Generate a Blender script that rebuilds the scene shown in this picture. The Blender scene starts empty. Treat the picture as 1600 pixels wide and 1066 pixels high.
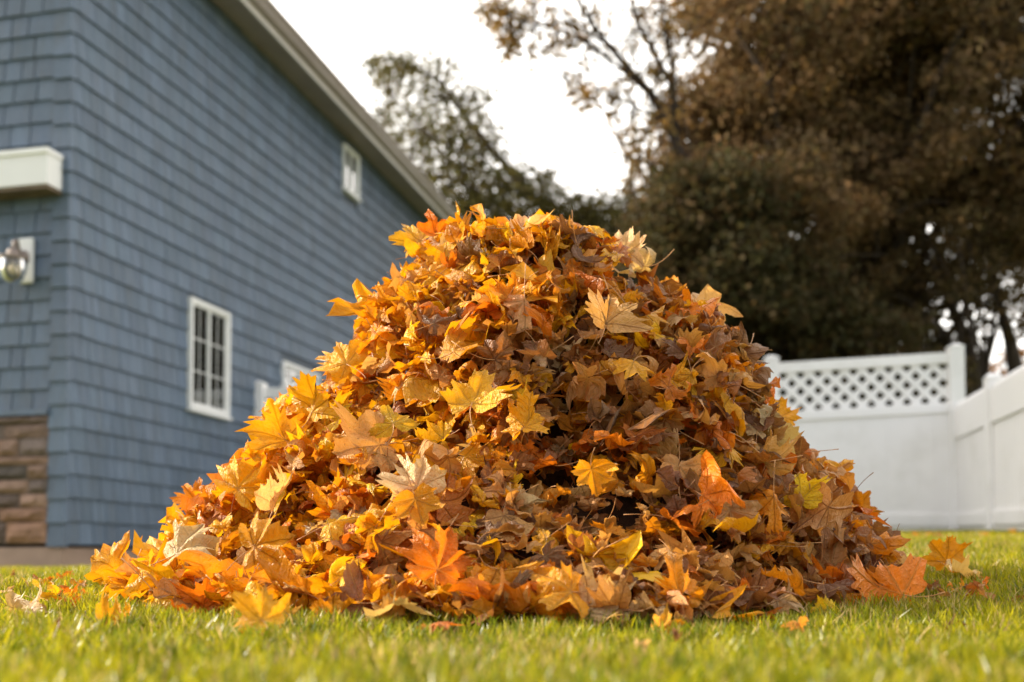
import bpy, math, random
import numpy as np
from mathutils import Vector, Matrix

random.seed(7)
RNG = np.random.default_rng(11)
DENOISE = True
sc = bpy.context.scene
COL = sc.collection

# ------------------------------------------------------------------ camera frame
F = 1800.0
PITCH = math.radians(2.2)
SHIFT = 885 - 533 - F * math.tan(PITCH)
EYE = 0.115
FOCUS = 2.52


def ray(px, py):
    """Direction from the camera through a photo pixel (1600 wide)."""
    xc = (px - 800) / F
    yc = -(py - 533 - SHIFT) / F
    cp, sp = math.cos(PITCH), math.sin(PITCH)
    return np.array([xc, cp - yc * sp, sp + yc * cp])


def at(px, py, Y):
    d = ray(px, py)
    t = Y / d[1]
    return np.array([0, 0, EYE]) + d * t


def project(p):
    p = np.asarray(p, float) - np.array([0, 0, EYE])
    cp, sp = math.cos(PITCH), math.sin(PITCH)
    dep = p[..., 1] * cp + p[..., 2] * sp
    up = -p[..., 1] * sp + p[..., 2] * cp
    return 800 + F * p[..., 0] / dep, 533 + SHIFT - F * up / dep, dep


def sstep(a, b, x):
    t = np.clip((np.asarray(x, float) - a) / (b - a), 0, 1)
    return t * t * (3 - 2 * t)


_GY = [-5, 0, 1, 2, 2.3, 3, 5, 7, 9, 12, 20, 60]
_GL = [-.06, -.03, -.022, -.006, .008, .046, .068, .074, .078, .12, .22, .5]
_GR = [-.06, -.03, -.022, -.006, .012, .080, .195, .285, .365, .455, .60, .9]


def ground(X, Y):
    """Lawn height: rises gently away from us, more so on the right."""
    X = np.asarray(X, float)
    Y = np.asarray(Y, float)
    l = sum(np.interp(Y + d, _GY, _GL) for d in (-.35, -.12, .12, .35)) / 4
    r = sum(np.interp(Y + d, _GY, _GR) for d in (-.35, -.12, .12, .35)) / 4
    g = sstep(-2.6, 1.4, X)
    b = 0.005 * np.sin(X * 2.3 + 1) * np.cos(Y * 1.7)
    return l * (1 - g) + r * g + b * sstep(0.5, 2, Y)


# ------------------------------------------------------------------ mesh helpers
class MB:
    def __init__(s):
        s.v = []; s.f = []; s.c = []; s.mi = []

    def add(s, verts, faces, col=None, mi=0):
        o = len(s.v)
        s.v.extend([tuple(map(float, q)) for q in verts])
        s.f.extend([tuple(i + o for i in f) for f in faces])
        s.c.extend([col or (1, 1, 1)] * len(verts))
        s.mi.extend([mi] * len(faces))

    def box(s, x0, x1, y0, y1, z0, z1, col=None, mi=0):
        v = [(x0, y0, z0), (x1, y0, z0), (x1, y1, z0), (x0, y1, z0), (x0, y0, z1), (x1, y0, z1), (x1, y1, z1), (x0, y1, z1)]
        s.hexa(v, col, mi)

    def hexa(s, v, col=None, mi=0):
        s.add(v, [(0, 3, 2, 1), (4, 5, 6, 7), (0, 1, 5, 4), (1, 2, 6, 5), (2, 3, 7, 6), (3, 0, 4, 7)], col, mi)

    def tube(s, pts, rads, n=7, col=None, cap=True):
        pts = [np.array(p, float) for p in pts]
        vs = []; fs = []
        a0 = None
        for i, p in enumerate(pts):
            d = pts[min(i + 1, len(pts) - 1)] - pts[max(i - 1, 0)]
            d = d / (np.linalg.norm(d) + 1e-9)
            if a0 is None:
                a0 = np.cross(d, [0.3, 0.2, 1.0] if abs(d[2]) < .9 else [1, 0, 0])
            a = a0 - d * np.dot(a0, d)
            a /= np.linalg.norm(a) + 1e-9
            a0 = a
            b = np.cross(d, a)
            for k in range(n):
                t = 2 * math.pi * k / n
                vs.append(p + rads[i] * (math.cos(t) * a + math.sin(t) * b))
        for i in range(len(pts) - 1):
            for k in range(n):
                k2 = (k + 1) % n
                fs.append((i * n + k, i * n + k2, (i + 1) * n + k2, (i + 1) * n + k))
        if cap:
            fs.append(tuple(range(n))[::-1])
            fs.append(tuple((len(pts) - 1) * n + k for k in range(n)))
        s.add(vs, fs, col)

    def lathe(s, prof, n=24, c=(0, 0, 0)):
        vs = []; fs = []
        for (r, z) in prof:
            for k in range(n):
                t = 2 * math.pi * k / n
                vs.append((c[0] + r * math.cos(t), c[1] + r * math.sin(t), c[2] + z))
        for i in range(len(prof) - 1):
            for k in range(n):
                k2 = (k + 1) % n
                fs.append((i * n + k, i * n + k2, (i + 1) * n + k2, (i + 1) * n + k))
        s.add(vs, fs)

    def build(s, name, mat, parent=None, smooth=False, bevel=0):
        me = bpy.data.meshes.new(name)
        me.from_pydata(s.v, [], s.f)
        a = me.attributes.new('col', 'FLOAT_COLOR', 'POINT')
        c = np.ones((len(s.v), 4), np.float32)
        c[:, :3] = np.array(s.c, np.float32)
        a.data.foreach_set('color', c.ravel())
        for m in (mat if isinstance(mat, (list, tuple)) else [mat]):
            me.materials.append(m)
        if any(s.mi):
            me.polygons.foreach_set('material_index', s.mi)
        if smooth:
            me.polygons.foreach_set('use_smooth', [True] * len(s.f))
        me.update()
        o = bpy.data.objects.new(name, me)
        COL.objects.link(o)
        if parent is not None:
            o.parent = parent
        if bevel:
            b = o.modifiers.new('bevel', 'BEVEL')
            b.width = bevel; b.segments = 2; b.limit_method = 'ANGLE'
        return o


def np_mesh(name, verts, loops, sizes, mats, colors=None, uv=None, smooth=True, mi=None):
    """Mesh from numpy arrays: verts (N,3), flat loop indices, polygon sizes."""
    me = bpy.data.meshes.new(name)
    n = len(verts)
    me.vertices.add(n)
    me.vertices.foreach_set('co', np.ascontiguousarray(verts, np.float32).ravel())
    me.loops.add(len(loops))
    me.loops.foreach_set('vertex_index', np.ascontiguousarray(loops, np.int32))
    me.polygons.add(len(sizes))
    starts = np.concatenate([[0], np.cumsum(sizes)[:-1]]).astype(np.int32)
    me.polygons.foreach_set('loop_start', starts)
    try:
        me.polygons.foreach_set('loop_total', np.ascontiguousarray(sizes, np.int32))
    except Exception:
        pass
    if smooth:
        me.polygons.foreach_set('use_smooth', np.ones(len(sizes), bool))
    if mi is not None:
        me.polygons.foreach_set('material_index', np.ascontiguousarray(mi, np.int32))
    if colors is not None:
        a = me.attributes.new('col', 'FLOAT_COLOR', 'POINT')
        c = np.ones((n, 4), np.float32)
        c[:, :colors.shape[1]] = colors
        a.data.foreach_set('color', c.ravel())
    if uv is not None:
        a = me.attributes.new('leafuv', 'FLOAT_VECTOR', 'POINT')
        u = np.zeros((n, 3), np.float32)
        u[:, :2] = uv
        a.data.foreach_set('vector', u.ravel())
    for m in mats:
        me.materials.append(m)
    me.update(calc_edges=True)
    me.validate()
    return me


def link(name, me, parent=None):
    o = bpy.data.objects.new(name, me)
    COL.objects.link(o)
    if parent is not None:
        o.parent = parent
    return o


def tag(o, label=None, cat=None, group=None, kind=None):
    if label: o['label'] = label
    if cat: o['category'] = cat
    if group: o['group'] = group
    if kind: o['kind'] = kind
    return o


def empty(name, loc, rz=0):
    o = bpy.data.objects.new(name, None)
    o.location = loc; o.rotation_euler = (0, 0, rz)
    o.empty_display_size = 0.1
    COL.objects.link(o)
    return o


# ------------------------------------------------------------------ materials
def mat_new(name):
    m = bpy.data.materials.new(name)
    m.use_nodes = True
    nt = m.node_tree
    nt.nodes.clear()
    out = nt.nodes.new('ShaderNodeOutputMaterial')
    return m, nt, out


def N(nt, t, **kw):
    n = nt.nodes.new(t)
    for k, v in kw.items():
        if k.startswith('i_'):
            n.inputs[k[2:].replace('_', ' ')].default_value = v
        else:
            setattr(n, k, v)
    return n


def M(nt, op, a, b=None, c=None):
    n = nt.nodes.new('ShaderNodeMath'); n.operation = op
    for i, x in enumerate((a, b, c)):
        if x is None: continue
        if isinstance(x, (int, float)): n.inputs[i].default_value = x
        else: nt.links.new(x, n.inputs[i])
    return n.outputs[0]


def mixc(nt, fac, a, b, blend='MIX'):
    n = nt.nodes.new('ShaderNodeMix'); n.data_type = 'RGBA'; n.blend_type = blend
    for k, x in ((0, fac), (6, a), (7, b)):
        if isinstance(x, (int, float)): n.inputs[k].default_value = x
        elif isinstance(x, (tuple, list)): n.inputs[k].default_value = (*x[:3], 1)
        else: nt.links.new(x, n.inputs[k])
    return n.outputs[2]


def ramp(nt, fac, stops):
    n = nt.nodes.new('ShaderNodeValToRGB')
    e = n.color_ramp.elements
    while len(e) < len(stops): e.new(0.5)
    for k, (p, c) in enumerate(stops):
        e[k].position = p
        e[k].color = (*c, 1) if len(c) == 3 else c
    nt.links.new(fac, n.inputs[0])
    return n.outputs[0]


def surface(name, col, rough=.6, var=.12, scale=6.0, bump=.0, bscale=60, attr=False, spec=.4, stretch=(1, 1, 1), dirt=None):
    m, nt, out = mat_new(name)
    tc = N(nt, 'ShaderNodeTexCoord')
    mp = N(nt, 'ShaderNodeMapping')
    mp.inputs['Scale'].default_value = stretch
    nt.links.new(tc.outputs['Object'], mp.inputs[0])
    no = N(nt, 'ShaderNodeTexNoise', i_Scale=scale, i_Detail=6.0, i_Roughness=.6)
    nt.links.new(mp.outputs[0], no.inputs['Vector'])
    lo = tuple(c * (1 - var) for c in col)
    hi = tuple(min(1, c * (1 + var)) for c in col)
    c = ramp(nt, no.outputs[0], [(.3, lo), (.7, hi)])
    if attr:
        at_ = N(nt, 'ShaderNodeAttribute', attribute_name='col')
        c = mixc(nt, 1.0, c, at_.outputs['Color'], 'MULTIPLY')
    if dirt:
        n2 = N(nt, 'ShaderNodeTexNoise', i_Scale=1.7, i_Detail=8.0, i_Roughness=.7)
        nt.links.new(mp.outputs[0], n2.inputs['Vector'])
        f = ramp(nt, n2.outputs[0], [(.48, (0, 0, 0)), (.75, (1, 1, 1))])
        c = mixc(nt, M(nt, 'MULTIPLY', f, dirt[1]), c, dirt[0])
    p = N(nt, 'ShaderNodeBsdfPrincipled', i_Roughness=rough)
    p.inputs['Specular IOR Level'].default_value = spec
    nt.links.new(c, p.inputs['Base Color'])
    if bump:
        nb = N(nt, 'ShaderNodeTexNoise', i_Scale=bscale, i_Detail=5.0)
        nt.links.new(mp.outputs[0], nb.inputs['Vector'])
        b = N(nt, 'ShaderNodeBump', i_Strength=bump, i_Distance=.02)
        nt.links.new(nb.outputs[0], b.inputs['Height'])
        nt.links.new(b.outputs[0], p.inputs['Normal'])
    nt.links.new(p.outputs[0], out.inputs[0])
    return m


def leaf_material(name, use_object):
    """Maple leaf: veins, blotches, browned edge, light shining through. The colour is the leaf's own."""
    m, nt, out = mat_new(name)
    uvn = N(nt, 'ShaderNodeAttribute', attribute_name='leafuv')
    uv = uvn.outputs['Vector']
    if use_object:
        oi = N(nt, 'ShaderNodeObjectInfo')
        base, rnd = oi.outputs['Color'], oi.outputs['Random']
    else:
        ca = N(nt, 'ShaderNodeAttribute', attribute_name='col')
        base, rnd = ca.outputs['Color'], ca.outputs['Alpha']
    sep = N(nt, 'ShaderNodeSeparateXYZ')
    nt.links.new(uv, sep.inputs[0])
    x, y = sep.outputs[0], sep.outputs[1]
    ax = M(nt, 'ABSOLUTE', x)
    r = M(nt, 'SQRT', M(nt, 'ADD', M(nt, 'MULTIPLY', x, x), M(nt, 'MULTIPLY', y, y)))
    # distance to the five main veins (half-lines from the petiole)
    ds = []
    for a in (0.0, 0.82, 1.70):
        ca_, sa_ = math.cos(a), math.sin(a)
        perp = M(nt, 'ABSOLUTE', M(nt, 'SUBTRACT', M(nt, 'MULTIPLY', ax, ca_), M(nt, 'MULTIPLY', y, sa_)))
        along = M(nt, 'ADD', M(nt, 'MULTIPLY', ax, sa_), M(nt, 'MULTIPLY', y, ca_))
        neg = M(nt, 'MULTIPLY', M(nt, 'LESS_THAN', along, 0.0), 1.0)
        ds.append((M(nt, 'ADD', perp, neg), along))
    d = M(nt, 'MINIMUM', M(nt, 'MINIMUM', ds[0][0], ds[1][0]), ds[2][0])
    vein = M(nt, 'SUBTRACT', 1.0, M(nt, 'SMOOTH_MIN', 1.0, M(nt, 'DIVIDE', d, 0.022), 0.2))
    vein = M(nt, 'MAXIMUM', vein, 0.0)
    # side veins: herringbone off each main vein
    hb = M(nt, 'SINE', M(nt, 'MULTIPLY', M(nt, 'SUBTRACT', r, M(nt, 'MULTIPLY', d, 0.75)), 46.0))
    side = M(nt, 'MULTIPLY', M(nt, 'POWER', M(nt, 'MAXIMUM', hb, 0.0), 6.0), 0.45)
    rz = M(nt, 'MULTIPLY', rnd, 37.0)
    cmb = N(nt, 'ShaderNodeCombineXYZ')
    nt.links.new(x, cmb.inputs[0]); nt.links.new(y, cmb.inputs[1]); nt.links.new(rz, cmb.inputs[2])
    nz = N(nt, 'ShaderNodeTexNoise', i_Scale=2.3, i_Detail=5.0, i_Roughness=.62)
    nt.links.new(cmb.outputs[0], nz.inputs['Vector'])
    nf = N(nt, 'ShaderNodeTexNoise', i_Scale=17.0, i_Detail=3.0)
    nt.links.new(cmb.outputs[0], nf.inputs['Vector'])
    blotch = ramp(nt, nz.outputs[0], [(.50, (0, 0, 0)), (.72, (1, 1, 1))])
    spots = ramp(nt, nf.outputs[0], [(.66, (0, 0, 0)), (.72, (1, 1, 1))])
    c = mixc(nt, M(nt, 'MULTIPLY', blotch, 0.55), base, mixc(nt, 1.0, base, (.58, .40, .38), 'MULTIPLY'))
    nlight = N(nt, 'ShaderNodeTexNoise', i_Scale=3.1, i_Detail=3.0)
    cm2 = N(nt, 'ShaderNodeVectorMath', operation='ADD')
    cm2.inputs[1].default_value = (7.3, 2.1, 5.5)
    nt.links.new(cmb.outputs[0], cm2.inputs[0])
    nt.links.new(cm2.outputs[0], nlight.inputs['Vector'])
    c = mixc(nt, M(nt, 'MULTIPLY', ramp(nt, nlight.outputs[0], [(.5, (0, 0, 0)), (.7, (1, 1, 1))]), 0.35), c,
             mixc(nt, 0.30, base, (.70, .40, .10)))
    c = mixc(nt, M(nt, 'MULTIPLY', spots, 0.6), c, mixc(nt, 1.0, base, (.28, .16, .16), 'MULTIPLY'))
    edge = M(nt, 'MULTIPLY', M(nt, 'MAXIMUM', M(nt, 'SUBTRACT', M(nt, 'ADD', r, M(nt, 'MULTIPLY', nz.outputs[0], .5)), .88), 0.0), 1.6)
    edge = M(nt, 'MULTIPLY', M(nt, 'MINIMUM', edge, 1.0), M(nt, 'GREATER_THAN', M(nt, 'FRACT', M(nt, 'MULTIPLY', rnd, 7.0)), .45))
    c = mixc(nt, M(nt, 'MULTIPLY', edge, .6), c, (.20, .075, .02))
    veins = M(nt, 'MINIMUM', M(nt, 'ADD', vein, M(nt, 'MULTIPLY', side, .5)), 1.0)
    vcol = mixc(nt, M(nt, 'GREATER_THAN', M(nt, 'FRACT', M(nt, 'MULTIPLY', rnd, 13.0)), .55),
                mixc(nt, 1.0, base, (.55, .42, .40), 'MULTIPLY'), mixc(nt, .4, base, (.75, .52, .22)))
    c = mixc(nt, M(nt, 'MULTIPLY', veins, .65), c, vcol)
    bmp = N(nt, 'ShaderNodeBump', i_Strength=.8, i_Distance=.009)
    nw = N(nt, 'ShaderNodeTexNoise', i_Scale=7.0, i_Detail=4.0, i_Roughness=.6)
    nt.links.new(cmb.outputs[0], nw.inputs['Vector'])
    h = M(nt, 'ADD', M(nt, 'MULTIPLY', veins, -.7), M(nt, 'ADD', M(nt, 'MULTIPLY', nf.outputs[0], .45), M(nt, 'MULTIPLY', nw.outputs[0], 1.5)))
    nt.links.new(h, bmp.inputs['Height'])
    p = N(nt, 'ShaderNodeBsdfPrincipled', i_Roughness=.36)
    p.inputs['Specular IOR Level'].default_value = .36
    nt.links.new(c, p.inputs['Base Color'])
    nt.links.new(bmp.outputs[0], p.inputs['Normal'])
    t = N(nt, 'ShaderNodeBsdfTranslucent')
    tcol = mixc(nt, 1.0, c, (1.0, .84, .42), 'MULTIPLY')
    nt.links.new(tcol, t.inputs[0])
    ms = N(nt, 'ShaderNodeMixShader')
    ms.inputs[0].default_value = .38
    nt.links.new(p.outputs[0], ms.inputs[1])
    nt.links.new(t.outputs[0], ms.inputs[2])
    nt.links.new(ms.outputs[0], out.inputs[0])
    return m


def foliage_material(name, trans=.35, rough=.5, spec=.3):
    m, nt, out = mat_new(name)
    ca = N(nt, 'ShaderNodeAttribute', attribute_name='col')
    p = N(nt, 'ShaderNodeBsdfPrincipled', i_Roughness=rough)
    p.inputs['Specular IOR Level'].default_value = spec
    nt.links.new(ca.outputs['Color'], p.inputs['Base Color'])
    t = N(nt, 'ShaderNodeBsdfTranslucent')
    nt.links.new(ca.outputs['Color'], t.inputs[0])
    ms = N(nt, 'ShaderNodeMixShader'); ms.inputs[0].default_value = trans
    nt.links.new(p.outputs[0], ms.inputs[1]); nt.links.new(t.outputs[0], ms.inputs[2])
    nt.links.new(ms.outputs[0], out.inputs[0])
    return m


MAT = dict(
    siding=surface('blue_painted_shingle', (.114, .154, .212), .55, .10, 5, .25, 40, attr=True, stretch=(6, 6, 1), spec=.35, dirt=((.10, .105, .11), .55)),
    sheathing=surface('sheathing_room_dark', (.05, .065, .08), .8),  # dark colour also stands in for the unlit rooms behind the panes
    stone=surface('ledge_stone', (1, 1, 1), .85, .35, 14, .9, 30, attr=True),
    mortar=surface('mortar', (.10, .085, .07), .95),
    concrete=surface('foundation_concrete', (.36, .25, .19), .9, .15, 5, .4, 50, dirt=((.20, .13, .09), .5)),
    trim=surface('white_trim', (.80, .79, .77), .45, .03, 3),
    vinyl=surface('white_vinyl', (.90, .87, .855), .38, .025, 2.0, dirt=((.58, .55, .49), .40)),
    taupe=surface('taupe_aluminium', (.33, .275, .25), .45, .08, 3, dirt=((.20, .13, .09), .5)),
    gutter=surface('bright_lip_aluminium', (.66, .60, .57), .4, .06, 3),  # paler than the gutter: light on the eave's lower lip as colour
    soffit=surface('shaded_soffit_wood', (.13, .095, .06), .8, .35, 9, .3, 30),  # brown wood, darkened in colour for the shade beneath the band
    roofing=surface('asphalt_shingle', (.09, .075, .065), .9, .3, 30, .6, 80),
    bark=surface('bark', (.055, .038, .026), .95, .4, 8, .9, 30, stretch=(3, 3, .6)),
    curtain=surface('curtain_cloth', (.42, .39, .33), .9, .25, 12, stretch=(1, 6, .3)),
    bronze=surface('weathered_bronze', (.25, .195, .165), .4, .2, 20),
    stem=surface('leaf_stalk', (.46, .22, .075), .55, .35, 3),
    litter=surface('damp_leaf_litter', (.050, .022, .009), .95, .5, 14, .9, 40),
    leaf=leaf_material('maple_leaf_blade', True),
    leafmass=leaf_material('maple_leaf_mass', False),
    crown=foliage_material('tree_foliage', .38, .7, .15),
    grass=foliage_material('grass_blade', .50, .35, .35),
)


def glass_mat(name, tint=(.95, .97, .95), refl=.16, rough=.03):
    m, nt, out = mat_new(name)
    t = N(nt, 'ShaderNodeBsdfTransparent'); t.inputs[0].default_value = (*tint, 1)
    g = N(nt, 'ShaderNodeBsdfGlossy', i_Roughness=rough); g.inputs[0].default_value = (1, 1, 1, 1)
    fr = N(nt, 'ShaderNodeFresnel', i_IOR=1.5)
    ms = N(nt, 'ShaderNodeMixShader')
    nt.links.new(M(nt, 'MINIMUM', M(nt, 'ADD', fr.outputs[0], refl - .04), 1.0), ms.inputs[0])
    nt.links.new(t.outputs[0], ms.inputs[1]); nt.links.new(g.outputs[0], ms.inputs[2])
    nt.links.new(ms.outputs[0], out.inputs[0])
    return m


MAT['glass'] = glass_mat('window_glass', (.66, .69, .66), .24)
MAT['lampglass'] = glass_mat('lamp_glass', (.90, .87, .82), .05, .08)


def soil_material():
    m, nt, out = mat_new('lawn_soil')
    tc = N(nt, 'ShaderNodeTexCoord')
    a = N(nt, 'ShaderNodeTexNoise', i_Scale=9.0, i_Detail=8.0, i_Roughness=.7)
    b = N(nt, 'ShaderNodeTexNoise', i_Scale=.35, i_Detail=4.0)
    nt.links.new(tc.outputs['Object'], a.inputs['Vector'])
    nt.links.new(tc.outputs['Object'], b.inputs['Vector'])
    c = ramp(nt, a.outputs[0], [(.3, (.055, .075, .012)), (.7, (.12, .16, .022))])
    c = mixc(nt, M(nt, 'MULTIPLY', b.outputs[0], .5), c, (.13, .12, .03))
    p = N(nt, 'ShaderNodeBsdfPrincipled', i_Roughness=.95)
    bm = N(nt, 'ShaderNodeBump', i_Strength=.8, i_Distance=.03)
    nt.links.new(a.outputs[0], bm.inputs['Height'])
    nt.links.new(bm.outputs[0], p.inputs['Normal'])
    nt.links.new(c, p.inputs['Base Color'])
    nt.links.new(p.outputs[0], out.inputs[0])
    return m


MAT['soil'] = soil_material()

# ------------------------------------------------------------------ lawn
PILE_Y = 3.0


def build_lawn():
    xs = np.concatenate([[-300, -120, -50, -25], np.arange(-14, 14.01, .25), [25, 50, 120, 300]])
    ys = np.concatenate([[-300, -100, -30, -8], np.arange(-3, 20.01, .25), [30, 60, 130, 300]])
    X, Y = np.meshgrid(xs, ys)
    V = np.stack([X.ravel(), Y.ravel(), ground(X, Y).ravel()], 1)
    nx, ny = len(xs), len(ys)
    i = np.arange(nx * ny).reshape(ny, nx)
    q = np.stack([i[:-1, :-1], i[:-1, 1:], i[1:, 1:], i[1:, :-1]], -1).reshape(-1, 4)
    me = np_mesh('lawn', V, q.ravel(), np.full(len(q), 4), [MAT['soil']])
    tag(link('lawn', me), 'gently rising lawn under the leaf heap', 'lawn', kind='structure')


# ------------------------------------------------------------------ pile shape
SECT = [(396, 664, 892), (408, 658, 950), (424, 652, 1012), (452, 638, 1048), (500, 594, 1100), (550, 544, 1146), (600, 504, 1184),
        (650, 454, 1208), (700, 408, 1236), (750, 378, 1270), (800, 342, 1312), (850, 292, 1346), (890, 248, 1366), (925, 228, 1366)]
_z = []; _c = []; _a = []
for py, l, r_ in SECT[::-1]:
    pl, pr = at(l, py, PILE_Y), at(r_, py, PILE_Y)
    _z.append(pl[2]); _c.append((pl[0] + pr[0]) / 2); _a.append((pr[0] - pl[0]) / 2)
_z = np.array(_z); _c = np.array(_c); _a = np.array(_a)
ZTOP = _z[-1]
_z[0] = -0.02


def sect(z):
    a = np.interp(z, _z, _a)
    a = np.where(z > ZTOP, np.clip(_a[-1] * (1 - (z - ZTOP) / .05), 0.001, None), a)
    return np.interp(z, _z, _c), a, np.clip(np.where(z < .35, .78 + .14 * (1 - np.clip(z, 0, .35) / .35), .78) * a + .03, .002, None)


def pile_field(p):
    """<1 inside the heap."""
    cx, a, b = sect(p[..., 2])
    q = np.sqrt(((p[..., 0] - cx) / a) ** 2 + ((p[..., 1] - PILE_Y) / b) ** 2)
    return q


def pile_point(z, phi):
    cx, a, b = sect(z)
    return np.stack([cx + a * np.cos(phi), PILE_Y + b * np.sin(phi), z], -1)


def lumps(p):
    x, y, z = p[..., 0], p[..., 1], p[..., 2]
    return np.maximum(-.085, np.minimum(2.3 * (.030 * np.sin(5.1 * x + 2 * z + 1.3) * np.sin(6.3 * z + 3 * y + .4) + .022 * np.sin(11 * x - 7 * z + 2.2 + 4 * y) + .016 * np.sin(17 * z + 9 * x - 3 * y)), .022))


def pile_normal(z, phi):
    e = 1e-3
    du = pile_point(z, phi + e) - pile_point(z, phi - e)
    dv = pile_point(np.clip(z + .02, 0, ZTOP), phi) - pile_point(np.clip(z - .02, -.02, ZTOP), phi)
    n = np.cross(du, dv)
    n /= np.linalg.norm(n, axis=-1, keepdims=True) + 1e-9
    return n


def hit_pile(px, py):
    d = ray(px, py)
    o = np.array([0, 0, EYE])
    for t in np.arange(1.6, 4.0, .004):
        p = o + d * t
        if p[2] < ZTOP and pile_field(p) < 1.0 and p[2] > -.02:
            return p
    return None


# ------------------------------------------------------------------ maple leaves
OUT = [(0, 1.0), (4, .90), (8, .83), (12, .88), (15, .76), (19, .67), (24, .58), (29, .63), (33, .75), (36, .73), (40, .80), (46, .95), (50, .84), (54, .84), (58, .71),
       (63, .65), (69, .58), (75, .65), (80, .74), (85, .69), (92, .78), (98, .67), (104, .65), (112, .56), (124, .50), (138, .42), (152, .31), (166, .17)]
RINGS = (.2, .38, .55, .71, .86, 1.0)


def leaf_topology():
    K = 2 * len(OUT) - 1 + 1
    return K


KO = 2 * len(OUT)          # outline points, the last one in the notch by the stalk


def leaf_variant(rng, kind):
    half = np.array(OUT)
    def side():
        a = np.radians(half[:, 0] + rng.normal(0, 1.0, len(half)))
        r = half[:, 1] * (1 + rng.normal(0, .07, len(half)))
        return a, r
    aR, rR = side(); aL, rL = side()
    w = rng.uniform(.84, 1.15)
    lob = rng.uniform(.66, 1.12, 5)
    lob[0] = rng.uniform(.8, 1.12)
    ang = np.concatenate([aR, [math.pi], -aL[:0:-1]])
    rad = np.concatenate([rR, [.07], rL[:0:-1]])
    K = len(ang)
    lc = np.array([0, .82, 1.66, -.82, -1.66])
    wgt = np.exp(-((ang[:, None] - lc[None, :]) / .36) ** 2)
    rad = rad * ((wgt * lob).sum(1) + .25) / (wgt.sum(1) + .25)
    if kind in ('curled', 'crumpled') or rng.random() < .3:
        for _ in range(rng.integers(1, 4)):
            a0 = rng.uniform(-2.2, 2.2)
            rad = rad * (1 - rng.uniform(.15, .5) * np.exp(-((ang - a0) / rng.uniform(.08, .22)) ** 2))
    ang = ang + .05 * np.sin(3 * ang + rng.uniform(0, 6.3)) * (np.abs(ang) < 2.6)
    xs = [0.0]; ys = [0.0]
    for t in RINGS:
        rr = t * (rad * (t ** .6) + .50 * (1 - t ** .6) * np.where(np.abs(ang) > 2.6, .4, 1))
        xs.extend(rr * np.sin(ang) * w); ys.extend(rr * np.cos(ang))
    x = np.array(xs); y = np.array(ys)
    uv = np.stack([x, y], 1)
    r = np.hypot(x, y); an = np.arctan2(x, y)
    z = np.zeros_like(x)
    P = dict(flat=(.25, .08, .09, .45, 1.3), cupped=(.6, .11, .10, .45, 2.0), curled=(.15, .10, .09, .45, 3.4), folded=(.1, .09, .09, 1.1, 1.9), crumpled=(.25, .15, .17, .6, 2.8))[kind]
    cup = rng.uniform(-.3, 1) * P[0]
    z += cup * r ** 2
    z -= P[1] * rng.uniform(.6, 1.4) * r * np.cos(an * 2 * math.pi / math.radians(48.5))
    for _ in range(5):
        k = rng.uniform(2.5, 8, 2) * rng.choice([-1, 1], 2)
        z += P[2] * rng.uniform(.2, .7) * np.sin(k[0] * x + k[1] * y + rng.uniform(0, 6.3)) * (.25 + r)
    for _ in range(4):
        k = rng.uniform(9, 19, 2) * rng.choice([-1, 1], 2)
        z += P[2] * rng.uniform(.08, .22) * np.sin(k[0] * x + k[1] * y + rng.uniform(0, 6.3)) * (.15 + r)
    # each lobe tip curls its own way
    for la in (0, .83, -.83, 1.7, -1.7):
        amt = rng.normal(.05, .25) * (1.6 if kind in ('curled', 'crumpled') else .8)
        wl = np.clip(np.cos((an - la) * 2.2), 0, 1) * (np.abs(an - la) < .75)
        z += amt * wl * np.clip(r - .45, 0, None) ** 1.5 * 1.8
    be = rng.uniform(.25, 1) * P[3] * rng.choice([1, 1, -1])
    z = z * np.cos(be) + np.abs(x) * math.sin(be)
    x = x * math.cos(be)
    for _ in range(2 if kind in ('curled', 'crumpled') else 1):
        th = rng.uniform(0, math.pi)
        ka = rng.uniform(.45, 1) * P[4] * rng.choice([1, -1]) + 1e-3
        u = x * math.cos(th) + y * math.sin(th); v = -x * math.sin(th) + y * math.cos(th)
        u = u - .25
        s_, c_ = np.sin(ka * u), np.cos(ka * u)
        u2 = s_ / ka - z * s_; z = (1 - c_) / ka + z * c_
        x = u2 * math.cos(th) - v * math.sin(th); y = u2 * math.sin(th) + v * math.cos(th)
    V = np.stack([x, y, z], 1)
    V -= V[0] * 1.0
    # stalk
    base = V[0].copy()
    d0 = V[0] - V[1 + 0]; d0 /= np.linalg.norm(d0) + 1e-9
    L = rng.uniform(.55, .95)
    bend = rng.normal(0, .45, 3)
    pts = []
    for t in np.linspace(0, 1, 6):
        pts.append(base + d0 * L * t + bend * L * t * t * .7)
    return V, uv, np.array(pts)


KINDS = ['flat'] * 9 + ['cupped'] * 12 + ['curled'] * 16 + ['folded'] * 12 + ['crumpled'] * 18
K = 2 * len(OUT)
K = len(OUT) + 1 + len(OUT) - 1
tri = [(0, 1 + k, 1 + (k + 1) % K) for k in range(K)]
quads = []
for i in range(len(RINGS) - 1):
    a, b = 1 + i * K, 1 + (i + 1) * K
    for k in range(K):
        k2 = (k + 1) % K
        quads.append((a + k, b + k, b + k2, a + k2))
LOOPS = np.array([i for f in tri for i in f] + [i for f in quads for i in f], np.int32)
SIZES = np.array([3] * len(tri) + [4] * len(quads), np.int32)
NV = 1 + len(RINGS) * K


def stalk_geo(pts, rad, n=4):
    mb = MB()
    rads = [rad * (1.0 - .25 * i / (len(pts) - 1)) for i in range(len(pts))]
    rads[-1] = rad * 1.25
    mb.tube(pts, rads, n, cap=True)
    return mb


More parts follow.
